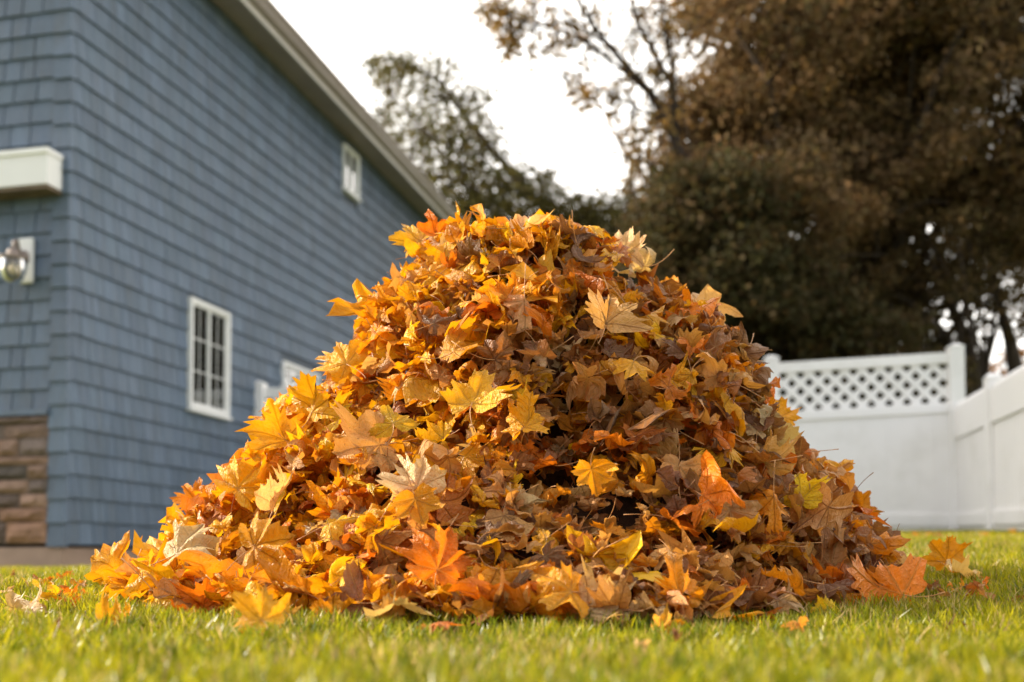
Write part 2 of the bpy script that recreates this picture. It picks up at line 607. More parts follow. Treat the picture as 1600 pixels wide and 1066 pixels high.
VARS = []
for kd in KINDS:
    V, uv, st = leaf_variant(RNG, kd)
    VARS.append(dict(kind=kd, V=V, uv=uv, st=st, me=None, sme=None))


def variant_meshes(v):
    if v['me'] is None:
        v['me'] = np_mesh('maple_leaf', v['V'], LOOPS, SIZES, [MAT['leaf']], uv=v['uv'])
        mb = stalk_geo(v['st'], .012, 5)
        o = mb.build('stem', MAT['stem'], smooth=True)
        v['sme'] = o.data
        bpy.data.objects.remove(o)
    return v['me'], v['sme']


PAL = {  # name: base colour
    'bright yellow': (.94, .50, .012), 'golden yellow': (.91, .415, .010), 'amber': (.82, .325, .014), 'orange': (.78, .225, .012), 'burnt orange': (.58, .170, .018),
    'rust brown': (.38, .140, .032), 'tan': (.66, .335, .100), 'pale beige': (.78, .54, .26), 'brown': (.27, .120, .046)}
PN = list(PAL)


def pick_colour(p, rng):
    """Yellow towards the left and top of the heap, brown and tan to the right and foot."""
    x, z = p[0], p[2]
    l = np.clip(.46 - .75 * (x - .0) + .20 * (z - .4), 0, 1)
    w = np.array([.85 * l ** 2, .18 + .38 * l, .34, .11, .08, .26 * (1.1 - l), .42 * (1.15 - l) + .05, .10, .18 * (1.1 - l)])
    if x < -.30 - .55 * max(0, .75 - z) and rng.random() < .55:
        return PN[rng.choice([0, 0, 0, 1, 1, 2])]                 # left flank leaves yellower, with the backlit glow put into their colour
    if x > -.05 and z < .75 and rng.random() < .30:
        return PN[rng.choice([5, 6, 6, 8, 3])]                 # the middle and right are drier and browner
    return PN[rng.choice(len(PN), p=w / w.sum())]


def vary(c, rng):
    f = rng.uniform(.82, 1.12)
    return tuple(np.clip(np.array(c) * f * rng.uniform(.93, 1.07, 3), 0, .9))


def basis(n, yaw):
    """Rotation with local Z = n and local Y turned by yaw."""
    n = np.array(n, float); n /= np.linalg.norm(n)
    t = np.cross(n, [0.13, 0.2, 1.0]) if abs(n[2]) < .98 else np.cross(n, [1, 0, 0])
    t /= np.linalg.norm(t)
    b = np.cross(n, t)
    yv = math.cos(yaw) * b + math.sin(yaw) * t
    xv = np.cross(yv, n)
    return np.stack([xv, yv, n], 1)


def facing(n, tip):
    """Rotation with local Z = n and the leaf tip (local Y) pointing along tip."""
    n = np.array(n, float); n /= np.linalg.norm(n)
    t = np.array(tip, float); t = t - n * np.dot(t, n); t /= np.linalg.norm(t) + 1e-9
    return np.stack([np.cross(t, n), t, n], 1)


LEAVES = []      # dicts: pos, R, s, var, cname, col, hero(label or None), where


def add_leaf(pos, R, s, var, cname, hero=None, where='pile', group=None):
    LEAVES.append(dict(pos=np.array(pos, float), R=R, s=s, var=var, cname=cname, col=vary(PAL[cname], RNG), hero=hero, where=where, group=group, rnd=RNG.random()))


BY = {k: [i for i, v in enumerate(VARS) if v['kind'] == k] for k in set(KINDS)}


def scatter_pile():
    zz = np.linspace(0, ZTOP, 200)
    cx, a, b = sect(zz)
    wt = np.sqrt(a * b) * np.sqrt(1 + np.gradient(a, zz) ** 2)
    cdf = np.cumsum(wt) / wt.sum()
    for layer, (n, d0, d1) in enumerate(((1000, -.19, -.11), (1150, -.12, -.06), (1350, -.075, -.03), (1700, -.035, .012))):
        for _ in range(n):
            z = np.interp(RNG.random(), cdf, zz)
            phi = RNG.uniform(-math.pi, math.pi)
            if math.sin(phi) > .35 and RNG.random() < .62:
                continue
            p = pile_point(np.array(z), np.array(phi))
            nrm = pile_normal(np.array(z), np.array(phi))
            p = p + nrm * (RNG.uniform(d0, d1) + lumps(p) * .9)
            up = RNG.uniform(.35, 1.9)
            n = nrm * 1.0 + np.array([0, 0, up]) + RNG.normal(0, .50, 3)
            if RNG.random() < .07:
                n = n + RNG.normal(0, 1.1, 3)
            n /= np.linalg.norm(n)
            if RNG.random() < .35:
                n = -n
            s = RNG.uniform(.052, .088) if RNG.random() < .80 else RNG.uniform(.028, .052)
            kd = RNG.choice(['flat', 'cupped', 'curled', 'folded', 'crumpled'], p=[.05, .16, .28, .17, .34])
            R = basis(n, RNG.uniform(0, 2 * math.pi))
            p = p - R[:, 1] * s * .35
            gz = float(ground(p[0], p[1]))
            p[2] = max(p[2], gz + .012 + .03 * RNG.random())
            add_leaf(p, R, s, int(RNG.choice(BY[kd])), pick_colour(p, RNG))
    # the crest: leaves lying over the flat top
    for _ in range(240):
        cx, a, b = sect(np.array(ZTOP - RNG.uniform(0, .05)))
        t, q = RNG.uniform(0, 6.283), math.sqrt(RNG.random())
        p = np.array([cx + a * q * math.cos(t), PILE_Y + b * q * math.sin(t), ZTOP - RNG.uniform(.0, .06)])
        n = np.array([0, -.2, 1.0]) + RNG.normal(0, .55, 3)
        n /= np.linalg.norm(n)
        s = RNG.uniform(.055, .095)
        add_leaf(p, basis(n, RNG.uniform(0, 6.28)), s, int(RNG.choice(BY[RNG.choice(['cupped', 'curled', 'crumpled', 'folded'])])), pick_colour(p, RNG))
    # loose skirt of leaves lying round the foot
    for _ in range(120):
        phi = RNG.uniform(-math.pi * 1.02, .02)
        q = .96 + abs(RNG.normal(0, .045 if math.cos(phi) < .3 else .02))
        cx, a, b = sect(np.array(0.0))
        x, y = cx + a * q * math.cos(phi), PILE_Y + b * q * math.sin(phi)
        n = np.array([0, 0, 1.0]) + RNG.normal(0, .4, 3)
        n /= np.linalg.norm(n)
        p = np.array([x, y, float(ground(x, y)) + .03 + .03 * RNG.random()])
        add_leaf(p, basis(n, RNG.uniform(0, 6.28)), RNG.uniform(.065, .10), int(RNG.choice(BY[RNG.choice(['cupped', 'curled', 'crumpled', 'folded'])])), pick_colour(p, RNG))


def hero(px, py, s, kind, cname, label, n=(0, -1, .35), tip=(0, 0, 1), lift=.03, vi=0):
    p = hit_pile(px, py)
    if p is None:
        p = at(px, py, PILE_Y)
        lift = 0
    n = np.array(n, float); n /= np.linalg.norm(n)
    d = -ray(px, py); d /= np.linalg.norm(d)
    R = facing(n, tip)
    p = p + d * (lift + .02) - R[:, 1] * s * .3
    v = BY[kind][vi % len(BY[kind])]
    add_leaf(p, R, s * .90, v, cname, hero=label)


def ground_leaf(px, py, s, kind, cname, label, n=(0, 0, 1), tip=(0, -1, 0), h=.02, vi=0, group='leaves fallen on the grass', Y=None):
    d = ray(px, py)
    o = np.array([0, 0, EYE]); p = None
    for t in np.arange(.8, 14, .01):
        q = o + d * t
        if q[2] < float(ground(q[0], q[1])) + h:
            p = q; break
    if Y is not None:
        p = at(px, py, Y)
        p[2] = max(p[2], float(ground(p[0], p[1])) + h)
    if p is None:
        p = at(px, py, 11.0)
        p[2] = float(ground(p[0], p[1])) + .03
    n = np.array(n, float); n /= np.linalg.norm(n)
    R = facing(n, tip)
    v = BY[kind][vi % len(BY[kind])]
    add_leaf(p - R[:, 1] * s * .3, R, s, v, cname, hero=label, where='grass', group=group)


def heroes():
    H = hero
    H(950, 490, .105, 'folded', 'tan', 'pointed tan leaf folded like a tent, high on the face below the notch', (-.1, -1, .5), (.1, -.2, 1), .05, 1)
    H(1140, 525, .125, 'curled', 'pale beige', 'big pale beige curled leaf draped over the right shoulder of the heap', (.5, -1, .4), (-.4, 0, .9), .085, 2)
    H(640, 378, .10, 'cupped', 'bright yellow', 'bright yellow leaf jutting out at the left end of the heap crest', (-.3, -.9, .4), (-1, 0, .1), .04, 0)
    H(690, 360, .085, 'crumpled', 'orange', 'bright orange leaf on the heap crest beside the yellow jutting one', (.1, -.9, .6), (.4, 0, 1), .03, 1)
    H(860, 380, .085, 'folded', 'amber', 'amber leaf standing upright like a flame on the heap crest', (.4, -1, 0), (.1, 0, 1), .02, 3)
    H(985, 390, .075, 'cupped', 'pale beige', 'pale cream leaf with raised stalk on top of the lower right crest', (0, -.7, .8), (.8, 0, .4), .03, 2)
    H(525, 565, .10, 'cupped', 'bright yellow', 'bright yellow leaf spread on the left edge above the white fence post', (-.2, -.9, .5), (-.9, .1, .4), .04, 1)
    H(490, 625, .10, 'cupped', 'bright yellow', 'vivid yellow leaf standing up in front of the lattice at the left edge', (-.1, -1, .2), (.1, 0, 1), .05, 3)
    H(440, 675, .10, 'cupped', 'golden yellow', 'broad golden leaf leaning out near the foot of the white fence post', (-.2, -1, .5), (-.5, 0, .9), .04, 2)
    H(745, 612, .105, 'flat', 'bright yellow', 'clean golden leaf with sharp points in the middle of the face', (0, -1, .6), (.25, 0, 1), .05, 3)
    H(640, 745, .095, 'cupped', 'pale beige', 'pale cream veined leaf cupped towards us left of the middle', (-.1, -1, .35), (-.5, 0, .8), .05, 1)
    H(655, 800, .10, 'folded', 'amber', 'large amber leaf pleated along its veins under the cream leaf', (0, -1, .4), (.3, -.2, -1), .05, 5)
    H(928, 752, .085, 'cupped', 'golden yellow', 'pale gold leaf hanging tip down at the centre of the face', (0, -1, .1), (.2, 0, -1), .05, 4)
    H(1285, 812, .115, 'folded', 'tan', 'largest tan leaf, spread wide on the lower right of the heap', (.1, -1, .35), (-.5, -.1, -.9), .05, 2)
    H(1210, 795, .085, 'cupped', 'amber', 'amber leaf beside the largest tan leaf on the lower right', (0, -1, .15), (0, 0, -1), .05, 5)
    H(1250, 765, .08, 'folded', 'bright yellow', 'yellow folded leaf just above the largest tan leaf', (.2, -1, .2), (0, 0, 1), .05, 4)
    H(1110, 790, .085, 'crumpled', 'orange', 'fiery orange crumpled leaf in the shaded right half of the face', (0, -1, .2), (.6, 0, -.8), .05, 3)
    H(1145, 640, .10, 'curled', 'golden yellow', 'mustard leaf curled like a ribbon near the right edge', (.2, -1, .3), (.1, 0, -1), .05, 4)
    H(1120, 670, .09, 'folded', 'amber', 'amber leaf tucked behind the ribbon curled mustard leaf', (-.2, -1, .3), (-.8, 0, .3), .03, 6)
    H(985, 578, .08, 'flat', 'golden yellow', 'gold leaf lying flat under the tan tent leaf', (0, -1, .8), (-.3, -.3, -1), .04, 0)
    H(800, 455, .08, 'cupped', 'amber', 'amber leaf catching the sun below the middle of the crest', (-.2, -1, .4), (.2, 0, 1), .04, 4)
    H(820, 490, .095, 'cupped', 'tan', 'rounded tan leaf with fanned veins just under the crest', (.1, -1, .2), (0, 0, -1), .03, 5)
    H(920, 430, .09, 'folded', 'orange', 'orange folded leaf in the notch of the crest', (-.2, -.9, .6), (-.7, 0, .5), .04, 6)
    H(690, 868, .095, 'cupped', 'orange', 'large orange cupped leaf over the dark hollows of the foot', (.1, -1, .25), (.3, 0, 1), .05, 6)
    H(800, 888, .09, 'folded', 'amber', 'amber leaf bent like a roof near the foot, left of a gold one', (0, -.8, .8), (1, 0, .1), .04, 7)
    H(868, 928, .095, 'cupped', 'golden yellow', 'broad pale gold leaf arched over the foot at the front', (0, -.8, .8), (-.9, -.3, .1), .05, 7)
    H(1058, 912, .095, 'cupped', 'amber', 'upright ochre leaf with a notched top standing at the front foot', (.1, -1, .15), (-.2, 0, 1), .06, 5)
    H(945, 962, .11, 'curled', 'pale beige', 'wide pale tan leaf with curled rim lying along the front foot', (0, -.5, 1), (1, -.2, 0), .05, 5)
    H(560, 925, .11, 'folded', 'brown', 'big dull brown leaf folded at the front foot', (.2, -1, .3), (-.3, 0, 1), .05, 0)
    H(608, 950, .055, 'flat', 'tan', 'small squarish tan leaf at the very edge of the front foot', (0, -1, .3), (0, 0, 1), .06, 5)
    H(520, 955, .075, 'flat', 'golden yellow', 'pale yellow leaf upright in the grass beside a brown folded leaf', (.1, -1, .3), (0, 0, 1), .05, 2)
    H(420, 850, .095, 'cupped', 'golden yellow', 'glowing golden leaf lying level on the lower left slope', (-.1, -.75, .7), (.9, 0, .3), .06, 6)
    H(440, 770, .10, 'folded', 'pale beige', 'cream leaf with a yellow heart leaning on the left slope', (-.1, -1, .5), (.3, 0, 1), .05, 3)
    H(385, 750, .095, 'cupped', 'bright yellow', 'saturated yellow leaf at the left edge below the house window', (-.3, -.9, .5), (.5, 0, .8), .04, 6)
    H(300, 775, .085, 'folded', 'amber', 'amber leaf poking out of the left edge against the blue wall', (-.2, -1, .1), (-.7, 0, .8), .03, 1)
    H(300, 860, .12, 'cupped', 'pale beige', 'long pale leaf sheathing the far left slope', (-.2, -.7, .8), (1, 0, .3), .05, 7)
    H(270, 930, .09, 'crumpled', 'orange', 'orange crumpled leaf in the far left foot', (-.1, -1, .4), (.2, 0, 1), .04, 6)
    H(320, 935, .075, 'cupped', 'orange', 'small glowing orange leaf standing at the left foot', (0, -1, .1), (.1, 0, 1), .05, 2)
    H(1080, 600, .07, 'flat', 'golden yellow', 'small squarish gold leaf in the shaded upper right of the face', (0, -1, .1), (0, 0, -1), .05, 1)
    H(1235, 655, .09, 'flat', 'golden yellow', 'gold leaf sticking out of the right edge before the fence', (.3, -1, .3), (.9, 0, -.2), .03, 4)
    H(1345, 790, .10, 'folded', 'amber', 'amber leaf on the low right edge against the white fence', (.4, -.9, .5), (.6, 0, .8), .03, 5)
    H(825, 655, .085, 'cupped', 'golden yellow', 'golden leaf half buried to the right of the sharp pointed one', (0, -.9, .7), (.3, 0, 1), .03, 3)
    H(610, 650, .085, 'flat', 'bright yellow', 'lemon leaf with a dark stalk lying across it, left of centre', (-.1, -.9, .7), (-.3, 0, 1), .05, 0)
    H(565, 700, .13, 'folded', 'tan', 'wide tan leaf with a straight rolled edge on the left face', (.2, -.9, .5), (-.8, 0, -.3), .05, 4)
    # on the grass
    g = ground_leaf
    g(1380, 925, .135, 'cupped', 'orange', 'big bright orange leaf tilted up in the grass beside the right foot', (-.15, -.9, .55), (-.8, -.1, .5), .045, 3, Y=2.42)
    g(1480, 862, .085, 'flat', 'golden yellow', 'glowing golden leaf standing upright in the grass by the right foot', (-.1, -1, .05), (.15, 0, 1), .035, 2, Y=2.95)
    g(1505, 890, .07, 'curled', 'pale beige', 'grey beige curled leaf flat on the grass right of the upright golden one', (0, -.3, 1), (1, 0, 0), .02, 1, Y=2.9)
    g(1295, 945, .05, 'flat', 'bright yellow', 'small yellow leaf with a dark spot before the big orange one', (0, -1, .35), (.1, 0, 1), .03, 4)
    g(1150, 952, .07, 'folded', 'bright yellow', 'narrow yellow leaf pointing up at the edge of the right foot', (-.4, -1, .4), (.8, 0, .7), .02, 2)
    g(1195, 958, .06, 'folded', 'orange', 'narrow orange leaf beside the yellow pointing one', (-.3, -1, .6), (1, 0, .4), .02, 6)
    g(40, 952, .075, 'curled', 'pale beige', 'pale bleached leaf lying alone on the lawn at the far left', (.1, -.5, 1), (1, -.1, .15), .02, 3)
    g(103, 990, .035, 'curled', 'brown', 'small dark brown leaf nearest to us on the left lawn', (-.5, -.7, .5), (.5, 0, .8), .02, 0)
    g(72, 914, .05, 'crumpled', 'burnt orange', 'rusty leaf in the sunlit grass towards the stone wall', (0, -1, .5), (.2, 0, 1), .02, 1)
    g(100, 907, .05, 'flat', 'orange', 'light orange leaf farthest back in the left grass', (0, -1, .5), (.5, 0, 1), .02, 3)
    g(122, 948, .03, 'cupped', 'orange', 'tiny faded orange leaf between the bleached leaf and the heap', (0, -1, .6), (.2, 0, 1), .015, 3)
    g(118, 915, .04, 'flat', 'amber', 'small amber leaf lying right of the light orange one', (0, -1, .5), (-.5, 0, 1), .02, 5)
    g(182, 967, .065, 'cupped', 'bright yellow', 'yellow leaf with a pale curled rim just off the left foot', (-.1, -.7, .7), (.6, -.2, .5), .02, 4)
    g(425, 980, .075, 'curled', 'golden yellow', 'wide golden leaf spread on the grass before the left foot', (0, -.2, 1), (1, -.1, 0), .012, 5)
    g(395, 958, .07, 'cupped', 'golden yellow', 'golden leaf propped behind the wide spread one at the left foot', (0, -.8, .6), (-.6, 0, .6), .05, 0)
    g(1045, 982, .05, 'crumpled', 'golden yellow', 'small deep yellow leaf in the grass right of the front foot', (0, -1, .6), (1, 0, .2), .015, 4)
    g(1008, 1020, .034, 'curled', 'pale beige', 'small whitish scrap of leaf in the front grass', (0, -.8, .6), (.8, 0, .5), .015, 7)
    g(755, 1024, .03, 'folded', 'pale beige', 'tiny whitish leaf scrap in the grass at front centre', (.3, -.8, .4), (-.5, 0, .7), .015, 6)
    g(1490, 978, .04, 'crumpled', 'brown', 'small dark leaf sunk in the shaded grass on the right', (0, -.8, .6), (.8, 0, .3), .01, 7)
    for (px, py, c, lb) in ((1432, 838, 'burnt orange', 'reddish leaf at the foot of the fence corner post'), (1452, 836, 'tan', 'tan leaf by the fence foot just right of the reddish one'),
                            (1538, 836, 'tan', 'tan leaf under the low fence post'), (1585, 834, 'golden yellow', 'yellow leaf under the low fence near its second panel'),
                            (1470, 840, 'rust brown', 'brown leaf on the grass crest before the corner post')):
        g(px, py, .048, 'crumpled', c, lb, (0, -1, .8), (.7, 0, .3), .02, PN.index(c), group='leaves blown against the fence')


def scraps():
    for _ in range(95):
        y = math.sqrt(RNG.uniform(1.5 ** 2, 7.5 ** 2)); x = RNG.uniform(-1, 1) * (.5 * y + .3)
        cx, a, b = sect(np.array(0.0))
        if math.hypot((x - cx) / (a + .05), (y - PILE_Y) / (b + .05)) < 1: continue
        n = np.array([0, -.2, 1.0]) + RNG.normal(0, .5, 3)
        n /= np.linalg.norm(n)
        p = np.array([x, y, float(ground(x, y)) + RNG.uniform(.012, .03)])
        add_leaf(p, basis(n, RNG.uniform(0, 6.28)), RNG.uniform(.010, .028), int(RNG.choice(BY[RNG.choice(['curled', 'crumpled'])])), PN[RNG.choice([2, 4, 5, 6, 6, 7, 8, 8])], where='scrap')


def strays():
    for _ in range(34):
        phi = RNG.choice([RNG.uniform(-3.5, -2.5), RNG.uniform(-.6, .2), RNG.uniform(-2.6, -.5)])
        q = 1.10 + abs(RNG.normal(0, .13))
        cx, a, b = sect(np.array(0.0))
        x, y = cx + a * q * math.cos(phi), PILE_Y + b * q * math.sin(phi)
        n = np.array([0, -.2, 1.0]) + RNG.normal(0, .4, 3)
        n /= np.linalg.norm(n)
        p = np.array([x, y, float(ground(x, y)) + RNG.uniform(.018, .03)])
        add_leaf(p, basis(n, RNG.uniform(0, 6.28)), RNG.uniform(.020, .045), int(RNG.choice(BY[RNG.choice(['curled', 'crumpled', 'folded'])])), pick_colour(p, RNG), where='scrap')


def world_verts(L):
    v = VARS[L['var']]['V'] * L['s']
    return v @ L['R'].T + L['pos']


def visible_counts(W):
    """Splat every leaf's points into a small depth grid; count how many survive per leaf."""
    gw, gh = 560, 373
    zb = np.full(gw * gh, 1e9)
    cells = []; deps = []
    for w in W:
        px, py, d = project(w)
        cx = (px / 1600 * gw).astype(int); cy = (py / 1066 * gh).astype(int)
        ok = (cx >= 0) & (cx < gw) & (cy >= 0) & (cy < gh)
        c = np.where(ok, cy * gw + cx, -1)
        cells.append(c); deps.append(d)
        np.minimum.at(zb, c[ok], d[ok])
    # widen: a cell is covered by its nearest neighbours too
    z2 = zb.reshape(gh, gw).copy()
    zz = z2.copy()
    for dy in (-1, 0, 1):
        for dx in (-1, 0, 1):
            zz = np.minimum(zz, np.roll(np.roll(z2, dy, 0), dx, 1) + .012)
    zb = zz.ravel()
    out = []
    for c, d in zip(cells, deps):
        ok = c >= 0
        vis = ok & (d <= zb[np.where(ok, c, 0)] + .008)
        out.append(len(np.unique(c[vis])))
    return np.array(out)


def zone(p):
    z = p[2]
    cx, a, b = sect(np.array(min(z, ZTOP)))
    u = (p[0] - cx) / a
    if z > .84: return 'on the crest'
    band = 'upper' if z > .56 else ('middle' if z > .27 else 'lower')
    s = 'left edge' if u < -.72 else ('left face' if u < -.28 else ('centre face' if u < .28 else ('right face' if u < .72 else 'right edge')))
    if z < .09:
        return 'at the ' + ('left' if u < -.4 else ('right' if u > .4 else 'front')) + ' foot'
    return f'on the {band} {s}'


FORM = dict(flat='flat', cupped='cupped', curled='curled', folded='folded', crumpled='crumpled')
ORD = ['first', 'second', 'third', 'fourth', 'fifth', 'sixth', 'seventh', 'eighth', 'ninth', 'tenth']


def build_leaves():
    scatter_pile()
    heroes()
    scraps()
    strays()
    W = [world_verts(L) for L in LEAVES]
    cnt = visible_counts(W)
    hero_i = [i for i, L in enumerate(LEAVES) if L['hero']]
    rest = sorted((i for i, L in enumerate(LEAVES) if not L['hero']), key=lambda i: -cnt[i] if LEAVES[i]['where'] == 'pile' else 0)
    n_ind = 300 - len(hero_i)
    ind = hero_i + rest[:n_ind]
    mass = rest[n_ind:]
    # labels
    lab = {}
    buckets = {}
    for i in rest[:n_ind]:
        L = LEAVES[i]
        c = W[i].mean(0)
        key = (FORM[VARS[L['var']]['kind']], L['cname'], zone(c))
        buckets.setdefault(key, []).append((c, i))
    for (fm, cn, zn), lst in buckets.items():
        if len(lst) == 1:
            lab[lst[0][1]] = f'{fm} {cn} maple leaf {zn} of the heap'
            continue
        if len(lst) == 2:
            lst.sort(key=lambda t: -t[0][2])
            for q, t in zip(('higher', 'lower'), lst):
                lab[t[1]] = f'{q} of two {fm} {cn} leaves {zn} of the heap'
        else:
            lst.sort(key=lambda t: t[0][0])
            for k, t in enumerate(lst):
                q = 'leftmost' if k == 0 else ('rightmost' if k == len(lst) - 1 else f'{ORD[k]} from the left')
                lab[t[1]] = f'{q} of the {fm} {cn} leaves {zn}'
    for i in ind:
        L = LEAVES[i]
        v = VARS[L['var']]
        me, sme = variant_meshes(v)
        o = bpy.data.objects.new('maple_leaf', me)
        COL.objects.link(o)
        mw = Matrix.Identity(4)
        R = L['R'] * L['s']
        for a in range(3):
            for b in range(3):
                mw[a][b] = float(R[a, b])
            mw[a][3] = float(L['pos'][a])
        o.matrix_world = mw
        o.color = (*[float(c) for c in L['col']], 1)
        tag(o, L['hero'] or lab[i], 'leaf', L['group'] or 'maple leaves heaped in the pile')
        st = bpy.data.objects.new('stem', sme)
        COL.objects.link(st)
        st.parent = o
    # the mass of leaves beneath
    V = []; UVs = []; C = []; LP = []; SZ = []; MI = []
    off = 0
    for i in mass:
        L = LEAVES[i]
        v = VARS[L['var']]
        V.append(W[i]); UVs.append(v['uv'])
        c = np.empty((NV, 4)); c[:, :3] = L['col']; c[:, 3] = L['rnd']
        C.append(c)
        LP.append(LOOPS + off); SZ.append(SIZES); MI.append(np.zeros(len(SIZES), int))
        off += NV
        if cnt[i] > 0 or RNG.random() < .3:
            mb = stalk_geo(v['st'], .012, 4)
            sv = (np.array(mb.v) * L['s']) @ L['R'].T + L['pos']
            V.append(sv); UVs.append(np.zeros((len(sv), 2)))
            C.append(np.ones((len(sv), 4)))
            LP.append(np.array([k + off for f in mb.f for k in f], int)); SZ.append(np.array([len(f) for f in mb.f])); MI.append(np.ones(len(mb.f), int))
            off += len(sv)
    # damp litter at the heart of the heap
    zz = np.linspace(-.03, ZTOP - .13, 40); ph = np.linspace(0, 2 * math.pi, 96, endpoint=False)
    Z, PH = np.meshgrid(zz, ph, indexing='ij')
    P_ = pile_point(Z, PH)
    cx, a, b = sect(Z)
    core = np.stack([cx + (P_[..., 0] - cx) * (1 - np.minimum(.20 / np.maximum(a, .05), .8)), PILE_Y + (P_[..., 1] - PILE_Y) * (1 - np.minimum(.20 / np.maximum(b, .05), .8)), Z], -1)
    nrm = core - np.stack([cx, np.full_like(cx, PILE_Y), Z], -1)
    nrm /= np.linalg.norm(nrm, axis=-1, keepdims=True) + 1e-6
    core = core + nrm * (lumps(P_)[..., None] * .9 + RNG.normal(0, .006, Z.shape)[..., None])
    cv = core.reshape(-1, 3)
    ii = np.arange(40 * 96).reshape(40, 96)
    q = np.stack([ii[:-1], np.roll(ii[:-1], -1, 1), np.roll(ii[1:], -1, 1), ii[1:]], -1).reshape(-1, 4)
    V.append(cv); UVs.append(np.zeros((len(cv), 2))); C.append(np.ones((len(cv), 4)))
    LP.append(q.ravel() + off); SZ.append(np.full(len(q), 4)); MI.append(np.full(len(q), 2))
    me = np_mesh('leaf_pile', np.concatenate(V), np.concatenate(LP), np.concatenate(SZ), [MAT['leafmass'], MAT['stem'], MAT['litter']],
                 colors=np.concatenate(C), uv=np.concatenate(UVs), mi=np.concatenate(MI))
    tag(link('leaf_pile', me), 'deep mass of fallen maple leaves that fills the heap beneath its outermost leaves', 'leaf pile', kind='stuff')
    print('leaves', len(LEAVES), 'individual', len(ind), 'mass', len(mass), 'verts', off)


# ------------------------------------------------------------------ grass
def build_grass():
    Vs = []; Cs = []; LPs = []; SZs = []
    off = 0

    def zone_(n, y0, y1, k, pad, hgt, wid, seg):
        nonlocal off
        y = np.sqrt(RNG.uniform(y0 ** 2, y1 ** 2, n))
        x = RNG.uniform(-1, 1, n) * (y * k + pad)
        # clumpiness
        cl = np.sin(x * 9 + 3 * np.sin(y * 5)) * np.sin(y * 11 + 2 * np.sin(x * 7)) + .7 * np.sin(x * 23 + y * 17)
        keep = RNG.random(n) < (.80 + .20 * cl)
        # bare under the heap and inside the house
        cx, a, b = sect(np.array(0.0))
        q = np.hypot((x - cx) / (a - .12), (y - PILE_Y) / (b - .12))
        keep &= q > 1
        lx = (x + 3.54) * .97 - (y - 9.1) * .2425
        ly = (x + 3.54) * .2425 + (y - 9.1) * .97
        keep &= ~((lx < .04) & (ly > -.05))
        x, y, cl = x[keep], y[keep], cl[keep]
        n = len(x)
        z = ground(x, y)
        h = hgt * RNG.uniform(.40, 1.2, n) * (1 + .22 * cl)
        w = wid * RNG.uniform(.6, 1.3, n)
        th = RNG.uniform(0, 2 * math.pi, n)
        lean = np.abs(RNG.normal(.35, .32, n)) * h
        ld = RNG.uniform(0, 2 * math.pi, n)
        sx, sy = np.cos(th), np.sin(th)
        lx_, ly_ = np.cos(ld) * lean, np.sin(ld) * lean
        rows = []
        for i in range(seg):
            t = i / seg
            ww = w * (1 - .35 * t) * .5
            bx, by, bz = x + lx_ * t ** 2, y + ly_ * t ** 2, z + h * t * (1 - .12 * t) - .004
            rows.append(np.stack([bx - sx * ww, by - sy * ww, bz], 1))
            rows.append(np.stack([bx + sx * ww, by + sy * ww, bz], 1))
        rows.append(np.stack([x + lx_, y + ly_, z + h * .88], 1))
        V = np.stack(rows, 1)
        m = 2 * seg + 1
        # colours: fresh green, yellow-green, a few straw blades
        g = RNG.random((n, 1))
        patch = (.5 + .5 * np.sin(x * 1.9 + 2 * np.sin(y * 1.1)) * np.cos(y * 1.5 + x))[:, None]
        a1 = np.array([.120, .158, .007]); a2 = np.array([.41, .350, .009]); a3 = np.array([.50, .36, .13])
        t = np.clip(g * .75 + patch * .3, 0, 1)
        ck = np.floor(x / .035) * 12.9898 + np.floor(y / .05) * 78.233
        tuft = (np.abs(np.sin(ck) * 43758.5453) % 1.0)[:, None]
        t = np.clip(t + (tuft - .5) * .7, 0, 1)
        c = (a1 * (1 - t) + a2 * t) * (.72 + .5 * (np.abs(np.sin(ck * 1.7) * 9173.13) % 1.0)[:, None])
        st = RNG.random((n, 1)) < .08 + .30 * np.clip(np.sin(x * 3.1 + 1.2 + 2 * np.sin(y * 1.9))[:, None] * np.cos(y * 4.3 + 2 * np.sin(x * 2.1))[:, None] - .25, 0, 1)
        c = np.where(st, a3 * RNG.uniform(.6, 1.2, (n, 1)), c) * RNG.uniform(.75, 1.2, (n, 1))
        C = np.repeat(c[:, None, :], m, 1)
        base = (off + np.arange(n) * m)[:, None]
        lp = []; sz = []
        pat = []
        for i in range(seg - 1):
            pat += [2 * i, 2 * i + 1, 2 * i + 3, 2 * i + 2]
            sz.append(4)
        pat += [2 * seg - 2, 2 * seg - 1, 2 * seg]; sz.append(3)
        LPs.append((base + np.array(pat)[None, :]).ravel())
        SZs.append(np.tile(np.array(sz), n))
        Vs.append(V.reshape(-1, 3)); Cs.append(C.reshape(-1, 3))
        off += n * m

    zone_(175000, .75, 3.4, .66, .40, .037, .0042, 3)
    zone_(130000, 3.4, 6.2, .68, .60, .040, .0055, 2)
    zone_(190000, 6.2, 12.6, .70, .80, .042, .0075, 2)
    me = np_mesh('grass', np.concatenate(Vs), np.concatenate(LPs), np.concatenate(SZs), [MAT['grass']], colors=np.concatenate(Cs), smooth=True)
    tag(link('grass', me), 'short sunlit yellow green lawn grass around the leaf heap', 'grass', kind='stuff')


# ------------------------------------------------------------------ house
HX, HY = -3.545, 9.1
HANG = -math.atan2(.2425, .97)


